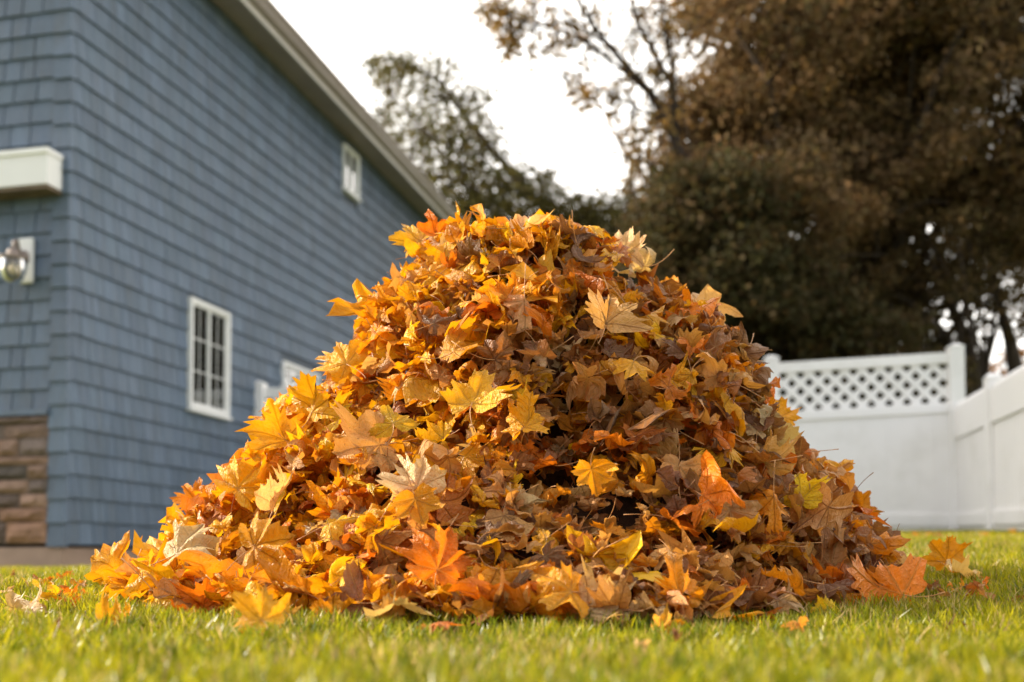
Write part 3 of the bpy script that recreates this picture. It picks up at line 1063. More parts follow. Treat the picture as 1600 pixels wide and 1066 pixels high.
def build_house():
    root = empty('house', (HX, HY, 0), HANG)
    tag(root, 'two storey house clad in slate blue shingles with stone base at its front', 'house')
    ZB, ZT, LEN, WID = .29, 5.74, 10.6, 8.0
    EXP = .1875
    wins = [(1.83, 2.61, 1.62, 2.68), (5.60, 6.12, 4.94, 5.52), (3.86, 4.85, 1.30, 2.42)]   # y0,y1,z0,z1 on the side wall
    b = MB(); b.box(-WID, 0, .02, LEN, ZB, ZT + .02)
    b.build('wall', MAT['sheathing'], root)
    # side wall shingles
    r = random.Random(3)

    def tint():
        f = r.uniform(.84, 1.12)
        return (f * r.uniform(.98, 1.02), f, f * r.uniform(.98, 1.02))
    m = MB()
    i = 0
    z = ZB
    while z < ZT:
        y = .0 - r.uniform(0, .1)
        while y < LEN:
            w = r.choice((.10, .13, .155, .18, .21))
            y0, y1 = max(y, .0), min(y + w, LEN) - .006
            dz = r.uniform(-.002, .002)
            z0, z1 = z + dz, min(z + EXP + .012, ZT)
            y += w
            if y1 - y0 < .02: continue
            pb, pt = .028 + r.uniform(-.002, .002), .008
            segs = [(y0, y1)]
            for (a, b_, c, d) in wins:
                if z1 > c and z0 < d:
                    ns = []
                    for (s, e) in segs:
                        if e <= a or s >= b_: ns.append((s, e)); continue
                        if s < a: ns.append((s, a))
                        if e > b_: ns.append((b_, e))
                    segs = ns
            for (s, e) in segs:
                if e - s < .015: continue
                m.hexa([(0, s, z0), (pb, s, z0), (pb, e, z0), (0, e, z0), (0, s, z1), (pt, s, z1), (pt, e, z1), (0, e, z1)], tint())
        z += EXP; i += 1
    # little sheet behind the joints so the gaps read as painted wood
    m.box(-.003, .004, .0, LEN, ZB + .01, ZT, (.55, .55, .55))
    m.build('shingle_siding', MAT['siding'], root)
    # front shingles, above the stone
    m = MB()
    z = 1.345
    m.box(-WID, -.13, -.004, .018, 1.345, ZT, (.42, .42, .42))
    while z < ZT:
        x = -.13
        while x > -6.5:
            w = r.choice((.12, .16, .19, .22, .25))
            x1, x0 = x, x - w + .011
            x -= w
            pb, pt = .030 + r.uniform(-.002, .002), .008
            z0, z1 = z, min(z + EXP * .96 + .012, ZT)
            m.hexa([(x0, -pb, z0), (x1, -pb, z0), (x1, 0, z0), (x0, 0, z0), (x0, -pt, z1), (x1, -pt, z1), (x1, 0, z1), (x0, 0, z1)], tint())
        z += EXP * .96
    m.build('shingle_siding', MAT['siding'], root)
    # sill course over the stone
    m = MB(); m.box(-6.5, -.131, -.055, -.034, 1.318, 1.362, (1.1, 1.1, 1.1)); m.build('water_table', MAT['siding'], root)
    # corner: one wrapped shingle per course
    m = MB()
    z = ZB - .02
    while z < ZT:
        z1 = min(z + EXP + .012, ZT)
        t = tint()
        p, q = .040, .016
        m.hexa([(-.128, -p, z), (.034, -p, z), (.034, .018, z), (-.128, .018, z), (-.128, -q, z1), (.012, -q, z1), (.012, .018, z1), (-.128, .018, z1)], t)
        z += EXP
    m.build('corner_board', MAT['siding'], root)
    # stone veneer
    m = MB()
    pal = [(.17, .12, .095), (.25, .165, .125), (.29, .185, .13), (.38, .215, .135), (.20, .15, .125), (.13, .105, .085), (.30, .22, .18), (.38, .24, .17)]
    z = .295
    while z < 1.30:
        hgt = r.choice((.07, .11, .14, .17))
        z1 = min(z + hgt, 1.315)
        x = -.135
        while x > -6.5:
            w = r.uniform(.16, .55)
            d = .03 + r.uniform(0, .03)
            c = r.choice(pal)
            f = r.uniform(.85, 1.15)
            c = tuple(k * f for k in c)
            x0, x1 = x - w + .006, x
            nx, nz = 5, 3
            g = []
            for a in range(nz + 1):
                for b_ in range(nx + 1):
                    e = (a in (0, nz)) or (b_ in (0, nx))
                    g.append((x0 + (x1 - x0) * b_ / nx + (0 if e else r.uniform(-.01, .01)), -d * (.55 if e else 1) - (0 if e else r.uniform(-.006, .022)), z + .003 + (z1 - z - .006) * a / nz))
            fs = [(a * (nx + 1) + b_, a * (nx + 1) + b_ + 1, (a + 1) * (nx + 1) + b_ + 1, (a + 1) * (nx + 1) + b_) for a in range(nz) for b_ in range(nx)]
            o0 = len(g)
            rim = [b_ for b_ in range(nx + 1)] + [a * (nx + 1) + nx for a in range(1, nz + 1)] + [nz * (nx + 1) + b_ for b_ in range(nx - 1, -1, -1)] + [a * (nx + 1) for a in range(nz - 1, 0, -1)]
            g2 = [(g[k][0], .0, g[k][2]) for k in rim]
            nr = len(rim)
            fs += [(rim[(k + 1) % nr], rim[k], o0 + k, o0 + (k + 1) % nr) for k in range(nr)]
            m.add(g + g2, fs, c)
            x -= w
        z = z1 + .003
    m.box(-6.5, -.131, -.012, .016, .292, 1.31, (.10, .085, .07))
    m.build('stone_veneer', MAT['stone'], root)
    # foundation
    m = MB(); m.box(-WID, -.006, -.02, LEN, -.5, ZB - .024); m.build('foundation', MAT['concrete'], root, bevel=.008)
    # white band over the entrance
    m = MB()
    m.box(-6.5, -.036, -.225, -.030, 3.105, 3.36)
    m.box(-6.5, -.026, -.240, -.034, 3.345, 3.392)
    o = m.build('fascia_band', MAT['trim'], root, bevel=.006)
    m = MB(); m.box(-6.5, -.034, -.225, -.034, 3.070, 3.103); m.build('band_soffit_shade', MAT['soffit'], root)  # brown board whose dark colour paints in the shaded underside of the band
    # roof with soffit, fascia, gutter
    OH = .33
    rf = MB()
    z0 = ZT + .10
    for (x0, x1, s) in ((OH + .03, -WID / 2, 1), (-WID - OH, -WID / 2, -1)):
        za, zb = z0 + .06, z0 + .06 + (WID / 2 + OH) * .27
        v = [(x0, -.35, za), (x1, -.35, zb), (x1, LEN + .35, zb), (x0, LEN + .35, za)]
        v2 = [(a, b_, c + .09) for a, b_, c in v]
        f = [(3, 2, 1, 0), (4, 5, 6, 7), (0, 1, 5, 4), (1, 2, 6, 5), (2, 3, 7, 6), (3, 0, 4, 7)]
        if s < 0: f = [t[::-1] for t in f]
        rf.add(v + v2, f)
    roof = rf.build('roof', MAT['roofing'], root)
    m = MB(); m.box(.0, OH, -.30, LEN + .3, ZT + .004, ZT + .022); m.build('soffit', MAT['taupe'], roof)
    m = MB(); m.box(OH + .001, OH + .026, -.30, LEN + .3, ZT - .05, ZT + .19); m.build('fascia', MAT['gutter'], roof, bevel=.004)  # hangs below the soffit; pale colour paints the lip that catches light
    g = MB()
    prof = [(OH + .024, .02), (OH + .075, .022), (OH + .098, .05), (OH + .104, .09), (OH + .130, .118), (OH + .134, .15), (OH + .122, .152), (OH + .12, .125), (OH + .09, .10), (OH + .085, .06), (OH + .024, .035)]
    n = len(prof)
    vs = [(x, -.32, ZT + q) for x, q in prof] + [(x, LEN + .32, ZT + q) for x, q in prof]
    fs = [(k, (k + 1) % n, n + (k + 1) % n, n + k) for k in range(n)] + [tuple(range(n))[::-1], tuple(range(n, 2 * n))]
    g.add(vs, fs); g.build('gutter', MAT['taupe'], roof)
    for o in [roof] + list(roof.children):          # the eave line falls a little towards the back
        for vt in o.data.vertices:
            vt.co.z += .030 * (2.3 - vt.co.y)
    # gable walls under the roof
    gm = MB()
    for yy in (.021, LEN - .05):
        gm.add([(-WID, yy, ZT), (0, yy, ZT), (-WID / 2, yy, ZT + WID / 2 * .27), (-WID, yy + .04, ZT), (0, yy + .04, ZT), (-WID / 2, yy + .04, ZT + WID / 2 * .27)],
               [(0, 1, 2), (5, 4, 3), (0, 3, 4, 1), (1, 4, 5, 2), (2, 5, 3, 0)])
    gm.build('gable_wall', MAT['siding'], root)
    # windows: white frame, two sashes with muntins, panes, curtain
    for k, (y0, y1, za, zb) in enumerate(wins):
        f = MB(); fw = .040 if k != 1 else .030; px = .060
        f.box(0, px, y0, y0 + fw, za, zb); f.box(0, px, y1 - fw, y1, za, zb)
        f.box(0, px, y0 + fw, y1 - fw, zb - fw, zb); f.box(0, px + .012, y0 + fw, y1 - fw, za, za + fw)
        win = f.build('window', MAT['trim'], root, bevel=.004)
        ym = (y0 + y1) / 2
        for j, (a, c) in enumerate(((y0 + fw, ym), (ym, y1 - fw))):
            s = MB(); sw = .022 if k != 1 else .015; xo = .036 + .012 * (j == 0)
            s.box(.012, xo, a, a + sw, za + fw, zb - fw); s.box(.012, xo, c - sw, c, za + fw, zb - fw)
            s.box(.012, xo, a + sw, c - sw, za + fw, za + fw + sw); s.box(.012, xo, a + sw, c - sw, zb - fw - sw, zb - fw)
            H0, H1 = za + fw + sw, zb - fw - sw
            if k != 1:
                for q in (1 / 3, 2 / 3):
                    s.box(.020, .028, a + sw, c - sw, H0 + (H1 - H0) * q - .0055, H0 + (H1 - H0) * q + .0055)
                s.box(.021, .0275, (a + c) / 2 - .0045, (a + c) / 2 + .0045, H0, H1)
            s.build('sash', MAT['trim'], win)
            p = MB(); p.box(.0235, .0260, a + sw - .004, c - sw + .004, H0 - .004, H1 + .004)
            p.build('pane', MAT['glass'], win)
        # drapes, with the dark-coloured wall between them standing in for the unlit room
        W_ = y1 - y0 - 2 * fw
        spans = ((.0, .20), (.30, .50), (.58, .80), (.90, 1.0)) if k != 1 else ((.5, 1.0),)
        for (qa, qb) in spans:
            cu = MB(); n = 26; vs = []
            for a in range(n + 1):
                yy = y0 + fw + W_ * (qa + (qb - qa) * a / n)
                xx = .0095 + .004 * math.sin(a * 1.05 + qa * 9) * (.4 + .6 * math.sin(a * .21) ** 2)
                vs += [(xx, yy, za + fw), (xx, yy, zb - fw)]
            cu.add(vs, [(2 * a, 2 * a + 2, 2 * a + 3, 2 * a + 1) for a in range(n)])
            cu.build('curtain', MAT['curtain'], win)
        m = MB(); m.box(.0, .078, y0 - .015, y1 + .015, za - .032, za - .002); m.build('sill', MAT['trim'], win, bevel=.004)
    return root


def build_lamp():
    """Wall lantern beside the corner: white mount, bronze arm, glass jar."""
    lx, lz = -.345, 2.56
    root = empty('wall_lantern', (HX, HY, 0), HANG)
    tag(root, 'wall lantern with white mounting plate, bronze arm and clear glass jar on the blue shingles', 'lamp')
    m = MB(); m.box(lx - .068, lx + .068, -.066, -.030, lz - .185, lz + .185); m.build('mount_plate', MAT['trim'], root, bevel=.02)
    m = MB()
    for (rr, y) in ((.06, -.066),):
        n = 20
        vs = []; fs = []
        for (ra, yy) in ((.058, -.067), (.058, -.080), (.038, -.098), (.012, -.104)):
            for k in range(n):
                t = 2 * math.pi * k / n
                vs.append((lx - .01 + ra * math.cos(t), yy, lz + .02 + ra * math.sin(t)))
        for i in range(3):
            for k in range(n):
                k2 = (k + 1) % n
                fs.append((i * n + k, (i + 1) * n + k, (i + 1) * n + k2, i * n + k2))
        fs.append(tuple(3 * n + k for k in range(n)))
        m.add(vs, fs)
    m.tube([(lx - .01, -.10, lz + .02), (lx, -.14, lz + .08), (lx + .02, -.19, lz + .125), (lx + .034, -.24, lz + .10), (lx + .035, -.25, lz + .03)], [.014] * 5, 10)
    m.build('arm', MAT['bronze'], root, smooth=True)
    c = (lx + .035, -.25, lz - .03)
    m = MB(); m.lathe([(.0, .075), (.03, .07), (.045, .05), (.048, .02), (.115, .0), (.120, -.012), (.112, -.020), (.0, -.018)], 28, c)
    m.build('cap', MAT['bronze'], root, smooth=True)
    m = MB(); m.lathe([(.098, -.02), (.102, -.06), (.096, -.11), (.078, -.165), (.05, -.20), (.0, -.21), (.0, -.205), (.047, -.195), (.074, -.162), (.092, -.11), (.098, -.06), (.094, -.02)], 28, c)
    m.build('glass_shade', MAT['lampglass'], root, smooth=True)
    m = MB(); m.lathe([(.0, -.02), (.014, -.022), (.014, -.05), (.028, -.075), (.030, -.10), (.018, -.125), (.0, -.13)], 16, c)
    m.build('bulb', MAT['trim'], root, smooth=True)


# ------------------------------------------------------------------ fences
def build_fences():
    A = np.array([4.415, 11.4]); B = np.array([-2.72, 12.3])
    ux = (B - A) / np.linalg.norm(B - A); L = np.linalg.norm(B - A)
    nrm = np.array([ux[1], -ux[0]])
    if nrm[1] > 0: nrm = -nrm                       # towards the camera
    root = empty('lattice_fence', (A[0], A[1], 0))
    tag(root, 'tall white vinyl privacy fence with a lattice top, running behind the heap to the house', 'fence')
    NP = 4

    def top(s):                                     # top of panel follows the slope
        return np.interp(s, [0, L * .25, L], [2.245, 2.17, 2.02])

    def W(s, d, z):
        p = ux * s + nrm * d
        return (p[0], p[1], z)

    def slab(mb, s0, s1, d0, d1, zb, zt):
        """zb, zt: heights below the panel top (None = to the ground)."""
        v = []
        for z in (zb, zt):
            for (s, d) in ((s0, d0), (s1, d0), (s1, d1), (s0, d1)):
                pz = top(s) - z if z is not None else float(ground(*(A + ux * s))) - .05
                v.append(W(s, d, pz))
        mb.hexa(v)
    for k in range(NP + 1):
        s = L * k / NP
        m = MB(); h = .072
        gz = float(ground(*(A + ux * s))) - .1
        zt = top(s) + .035
        m.hexa([W(s - h, -h, gz), W(s + h, -h, gz), W(s + h, h, gz), W(s - h, h, gz), W(s - h, -h, zt), W(s + h, -h, zt), W(s + h, h, zt), W(s - h, h, zt)])
        post = m.build('post', MAT['vinyl'], root, bevel=.006)
        m = MB(); h2 = .075
        m.hexa([W(s - h2, -h2, zt), W(s + h2, -h2, zt), W(s + h2, h2, zt), W(s - h2, h2, zt), W(s - h2, -h2, zt + .022), W(s + h2, -h2, zt + .022), W(s + h2, h2, zt + .022), W(s - h2, h2, zt + .022)])
        m.hexa([W(s - h2 * .9, -h2 * .9, zt + .022), W(s + h2 * .9, -h2 * .9, zt + .022), W(s + h2 * .9, h2 * .9, zt + .022), W(s - h2 * .9, h2 * .9, zt + .022),
                W(s - .03, -.03, zt + .045), W(s + .03, -.03, zt + .045), W(s + .03, .03, zt + .045), W(s - .03, .03, zt + .045)])
        m.build('post_cap', MAT['vinyl'], post, bevel=.003)
    LT, LB, MB_ = .105, .50, .60                    # lattice top, lattice bottom, mid rail bottom (below the panel top)
    for k in range(NP):
        s0, s1 = L * k / NP + .064, L * (k + 1) / NP - .064
        m = MB(); slab(m, s0, s1, -.030, .030, LT, 0); m.build('top_rail', MAT['vinyl'], root, bevel=.005)
        m = MB(); slab(m, s0, s1, -.034, .034, MB_, LB); m.build('mid_rail', MAT['vinyl'], root, bevel=.005)
        # lattice strips, two crossing layers
        m = MB(); step = .173; hw = .040
        width, height = s1 - s0, LB - LT
        for sgn, d in ((1, .006), (-1, -.006)):
            c = -height
            while c < width + height:
                # strip centre: s = c + sgn*z ; clip z so that s stays inside
                pts = []
                zz = np.linspace(-.01, height + .01, 15)
                run = [(c + (q if sgn > 0 else height - q), q) for q in zz]
                run = [(s, q) for s, q in run if -.02 < s < width + .02]
                if len(run) >= 2:
                    (sa, qa), (sb, qb) = run[0], run[-1]
                    v = []
                    for (s, q) in ((sa, qa), (sb, qb)):
                        for (dd, e) in ((d - .005, -hw), (d - .005, hw), (d + .005, hw), (d + .005, -hw)):
                            ss = min(max(s0 + s + e, s0 - .05), s1 + .05)
                            v.append(W(ss, dd, top(ss) - LB + q))
                    m.hexa(v)
                c += step
        m.build('lattice', MAT['vinyl'], root)
        # tongue and groove boards
        m = MB(); nb = 11; w = (s1 - s0) / nb
        for j in range(nb):
            a, b = s0 + j * w, s0 + (j + 1) * w
            slab(m, a + .004, b - .004, -.012, .012, None, MB_ - .01)
        slab(m, s0, s1, -.008, .008, None, MB_ - .008)
        m.build('board_panel', MAT['vinyl'], root)
        m = MB()
        v = []
        for z in (.08, .20):
            for (s, d) in ((s0, -.03), (s1, -.03), (s1, .03), (s0, .03)):
                v.append(W(s, d, float(ground(*(A + ux * s))) + z))
        m.hexa(v); m.build('bottom_rail', MAT['vinyl'], root, bevel=.004)

    # low fence running towards us from the corner
    u2 = np.array([-.160, -.987]); u2 /= np.linalg.norm(u2)
    n2 = np.array([u2[1], -u2[0]])
    if n2[0] > 0: n2 = -n2
    root2 = empty('picket_fence', (A[0], A[1], 0))
    tag(root2, 'low white vinyl fence with toothed top leading from the tall fence corner', 'fence')

    def W2(s, d, z):
        p = u2 * s + n2 * d
        return (p[0], p[1], z)
    posts = [.0, 1.44, 3.27, 5.10, 6.93, 8.76]

    def topz(s):
        return 1.725 - .012 * s
    for s in posts[1:]:
        m = MB(); h = .064
        gz = float(ground(*(A + u2 * s))) - .1
        zt = topz(s) + .04
        m.hexa([W2(s - h, -h, gz), W2(s + h, -h, gz), W2(s + h, h, gz), W2(s - h, h, gz), W2(s - h, -h, zt), W2(s + h, -h, zt), W2(s + h, h, zt), W2(s - h, h, zt)])
        post = m.build('post', MAT['vinyl'], root2, bevel=.006)
        m = MB(); q = .074
        m.hexa([W2(s - q, -q, zt), W2(s + q, -q, zt), W2(s + q, q, zt), W2(s - q, q, zt), W2(s - .04, -.04, zt + .04), W2(s + .04, -.04, zt + .04), W2(s + .04, .04, zt + .04), W2(s - .04, .04, zt + .04)])
        m.build('post_cap', MAT['vinyl'], post, bevel=.004)
    for k in range(len(posts) - 1):
        s0, s1 = posts[k] + .066, posts[k + 1] - .066
        m = MB(); w = .105; n = max(1, int((s1 - s0) / w)); w = (s1 - s0) / n
        for j in range(n):
            a, b = s0 + j * w + .007, s0 + (j + 1) * w - .007
            gz = float(ground(*(A + u2 * a))) - .04
            mid = (a + b) / 2
            zt = topz(mid)
            v = [W2(a, -.016, gz), W2(b, -.016, gz), W2(b, -.016, zt - .03), W2(mid, -.016, zt), W2(a, -.016, zt - .03)]
            v += [W2(a, .016, gz), W2(b, .016, gz), W2(b, .016, zt - .03), W2(mid, .016, zt), W2(a, .016, zt - .03)]
            m.add(v, [(4, 3, 2, 1, 0), (5, 6, 7, 8, 9), (0, 1, 6, 5), (1, 2, 7, 6), (2, 3, 8, 7), (3, 4, 9, 8), (4, 0, 5, 9)])
        m.hexa([W2(s0, -.006, float(ground(*(A + u2 * s0))) - .04), W2(s1, -.006, float(ground(*(A + u2 * s1))) - .04), W2(s1, .006, float(ground(*(A + u2 * s1))) - .04), W2(s0, .006, float(ground(*(A + u2 * s0))) - .04),
                W2(s0, -.006, topz(s0) - .04), W2(s1, -.006, topz(s1) - .04), W2(s1, .006, topz(s1) - .04), W2(s0, .006, topz(s0) - .04)])
        m.build('board_panel', MAT['vinyl'], root2)
        for (zlo, zhi, nm) in ((-.355, -.06, 'top_rail'), (None, None, 'bottom_rail')):
            m = MB(); v = []
            for zi in (0, 1):
                for (s, d) in ((s0, -.030), (s1, -.030), (s1, .036), (s0, .036)):
                    if zlo is None:
                        z = float(ground(*(A + u2 * s))) + (.08, .2)[zi]
                    else:
                        z = topz(s) + (zlo, zhi)[zi]
                    v.append(W2(s, d, z))
            m.hexa(v); m.build(nm, MAT['vinyl'], root2, bevel=.005)


# ------------------------------------------------------------------ trees
def leaf_cloud(centres, radii, counts, size, pal, rng, droop=.3):
    """Small folded leaf faces gathered in clumps."""
    P = []; Cc = []
    for c, r, n in zip(centres, radii, counts):
        d = rng.normal(0, 1, (n, 3)); d /= np.linalg.norm(d, axis=1, keepdims=True) + 1e-9
        rr = rng.random((n, 1)) ** .45
        p = np.array(c) + d * rr * np.array(r)
        P.append(p)
        a = rng.dirichlet(np.ones(len(pal)) * .9)
        base = (np.array(pal) * a[:, None]).sum(0)
        idx = rng.choice(len(pal), n)
        Cc.append((base * .55 + np.array(pal)[idx] * .45) * rng.uniform(.65, 1.3, (n, 1)))
    P = np.concatenate(P); C = np.concatenate(Cc)
    n = len(P)
    u = rng.normal(0, 1, (n, 3)); u[:, 2] -= droop; u /= np.linalg.norm(u, axis=1, keepdims=True)
    w = np.cross(u, rng.normal(0, 1, (n, 3))); w /= np.linalg.norm(w, axis=1, keepdims=True) + 1e-9
    nn = np.cross(u, w)
    s = size * rng.uniform(.6, 1.3, (n, 1))
    b = P; t = P + u * s
    m1 = P + u * s * .45
    l = m1 + w * s * .34 + nn * s * .12
    r = m1 - w * s * .34 + nn * s * .12
    V = np.stack([b, l, t, r], 1).reshape(-1, 3)
    base = (np.arange(n) * 4)[:, None]
    lp = (base + np.array([0, 1, 2, 0, 2, 3])[None, :]).ravel()
    sz = np.full(2 * n, 3)
    return V, lp, sz, np.repeat(C, 4, 0)


def curve_pts(a, b, bow, n, rng, wob=.05):
    a, b = np.array(a, float), np.array(b, float)
    L = np.linalg.norm(b - a)
    t = np.linspace(0, 1, n)[:, None]
    side = rng.normal(0, 1, 3)
    p = a + (b - a) * t + np.array(bow) * (np.sin(t * math.pi)) * L + side * np.sin(t * math.pi) * L * wob
    p[1:-1] += rng.normal(0, L * .012, (n - 2, 3))
    return p


def make_tree(name, label, base, fork, rad, clusters, size, pal, seed, limbs=(), per=1.0, branch_frac=.35, group=None, twig_all=False):
    """clusters: (centre, radius xyz, leaves). The trunk tapers from base to fork, limbs reach to the clumps."""
    rng = np.random.default_rng(seed)
    base = np.array(base, float); fork = np.array(fork, float)
    root = empty(name, tuple(base))
    tag(root, label, 'tree', group)
    m = MB()
    tp = curve_pts(base - [0, 0, .3], fork, (0, 0, 0), 9, rng, .04)
    m.tube([p - base for p in tp], [rad * (1.25 if i == 0 else 1.05 - .6 * i / 8) for i in range(9)], 10)
    tr = m.build('trunk', MAT['bark'], root, smooth=True)
    m = MB()
    cen = [np.array(c[0], float) for c in clusters]
    order = list(range(len(cen)))
    rng.shuffle(order)
    for i in order[:max(6, int(len(cen) * branch_frac))]:
        t = rng.uniform(.45, 1.0)
        k = min(8, int(t * 8))
        st = tp[k]
        pts = curve_pts(st, cen[i], (0, 0, .06), 7, rng, .07)
        r0 = rad * (.42 - .2 * t) * rng.uniform(.5, 1)
        m.tube([p - base for p in pts], [max(.012, r0 * (1 - .85 * j / 6)) for j in range(7)], 6)
        for _ in range(2):
            e = pts[4] + rng.normal(0, .5, 3)
            q = curve_pts(pts[4], e, (0, 0, .05), 4, rng)
            m.tube([p - base for p in q], [max(.008, r0 * .3), .012, .009, .006], 5)
    for lb in limbs:
        pts = [np.array(p, float) for p in lb['pts']]
        n = len(pts)
        m.tube([p - base for p in pts], [lb['r0'] * (1 - .8 * j / (n - 1)) + .006 for j in range(n)], 7)
        # twigs
        for _ in range(lb.get('twigs', 8)):
            k = rng.integers(1, n)
            s = pts[k - 1] + (pts[k] - pts[k - 1]) * rng.random()
            e = s + (pts[k] - pts[k - 1]) / (np.linalg.norm(pts[k] - pts[k - 1])) * rng.uniform(.2, .7) + rng.normal(0, .3, 3)
            q = curve_pts(s, e, (0, 0, .05), 4, rng)
            m.tube([p - base for p in q], [lb['r0'] * .22 + .004, .010, .008, .005], 5)
    if twig_all:                                    # every clump hangs on a twig from the nearest limb
        LP_ = np.concatenate([np.array([np.array(lb['pts'][k]) * (1 - t) + np.array(lb['pts'][k + 1]) * t for k in range(len(lb['pts']) - 1) for t in np.linspace(0, 1, 6)]) for lb in limbs])
        for c in clusters:
            d = np.linalg.norm(LP_ - c[0], axis=1)
            s0 = LP_[np.argmin(d)]
            e0 = np.array(c[0])
            q = curve_pts(s0, e0 + (e0 - s0) / (np.linalg.norm(e0 - s0) + 1e-6) * c[1][0] * .5, (0, 0, .08), 5, rng)
            m.tube([p - base for p in q], [.020, .016, .012, .009, .006], 5)
            for _ in range(3):
                e = e0 + rng.normal(0, 1, 3) * np.array(c[1]) * .8
                q2 = curve_pts(q[2], e, (0, 0, .05), 3, rng)
                m.tube([p - base for p in q2], [.010, .008, .005], 4)
    m.build('limbs', MAT['bark'], tr, smooth=True)
    V, lp, sz, C = leaf_cloud([c[0] - base for c in clusters], [c[1] for c in clusters], [max(4, int(c[2] * per)) for c in clusters], size, pal, rng)
    me = np_mesh('crown', V, lp, sz, [MAT['crown']], colors=C, smooth=False)
    link('crown', me, root)
    return root


def fill(ells, n, rng, cr, leaves, shell=.35, gaps=()):
    """Clump centres spread through ellipsoids (centre, radii)."""
    vol = np.array([np.prod(e[1]) ** .75 for e in ells]); vol = vol / vol.sum()
    out = []
    while len(out) < n:
        e = ells[rng.choice(len(ells), p=vol)]
        d = rng.normal(0, 1, 3); d /= np.linalg.norm(d)
        r = rng.random() ** shell
        c = np.array(e[0]) + d * r * np.array(e[1])
        if any(np.sum(((c - np.array(g[0])) / np.array(g[1])) ** 2) < 1 for g in gaps):
            continue
        k = cr * rng.uniform(.6, 1.35)
        out.append((c, (k * 1.15, k * 1.15, k * .75), int(leaves * rng.uniform(.6, 1.4))))
    return out


def ell(px, py, rx, ry, Y, dy):
    c = at(px, py, Y)
    s = Y / F
    return (c, (rx * s, dy, ry * s))


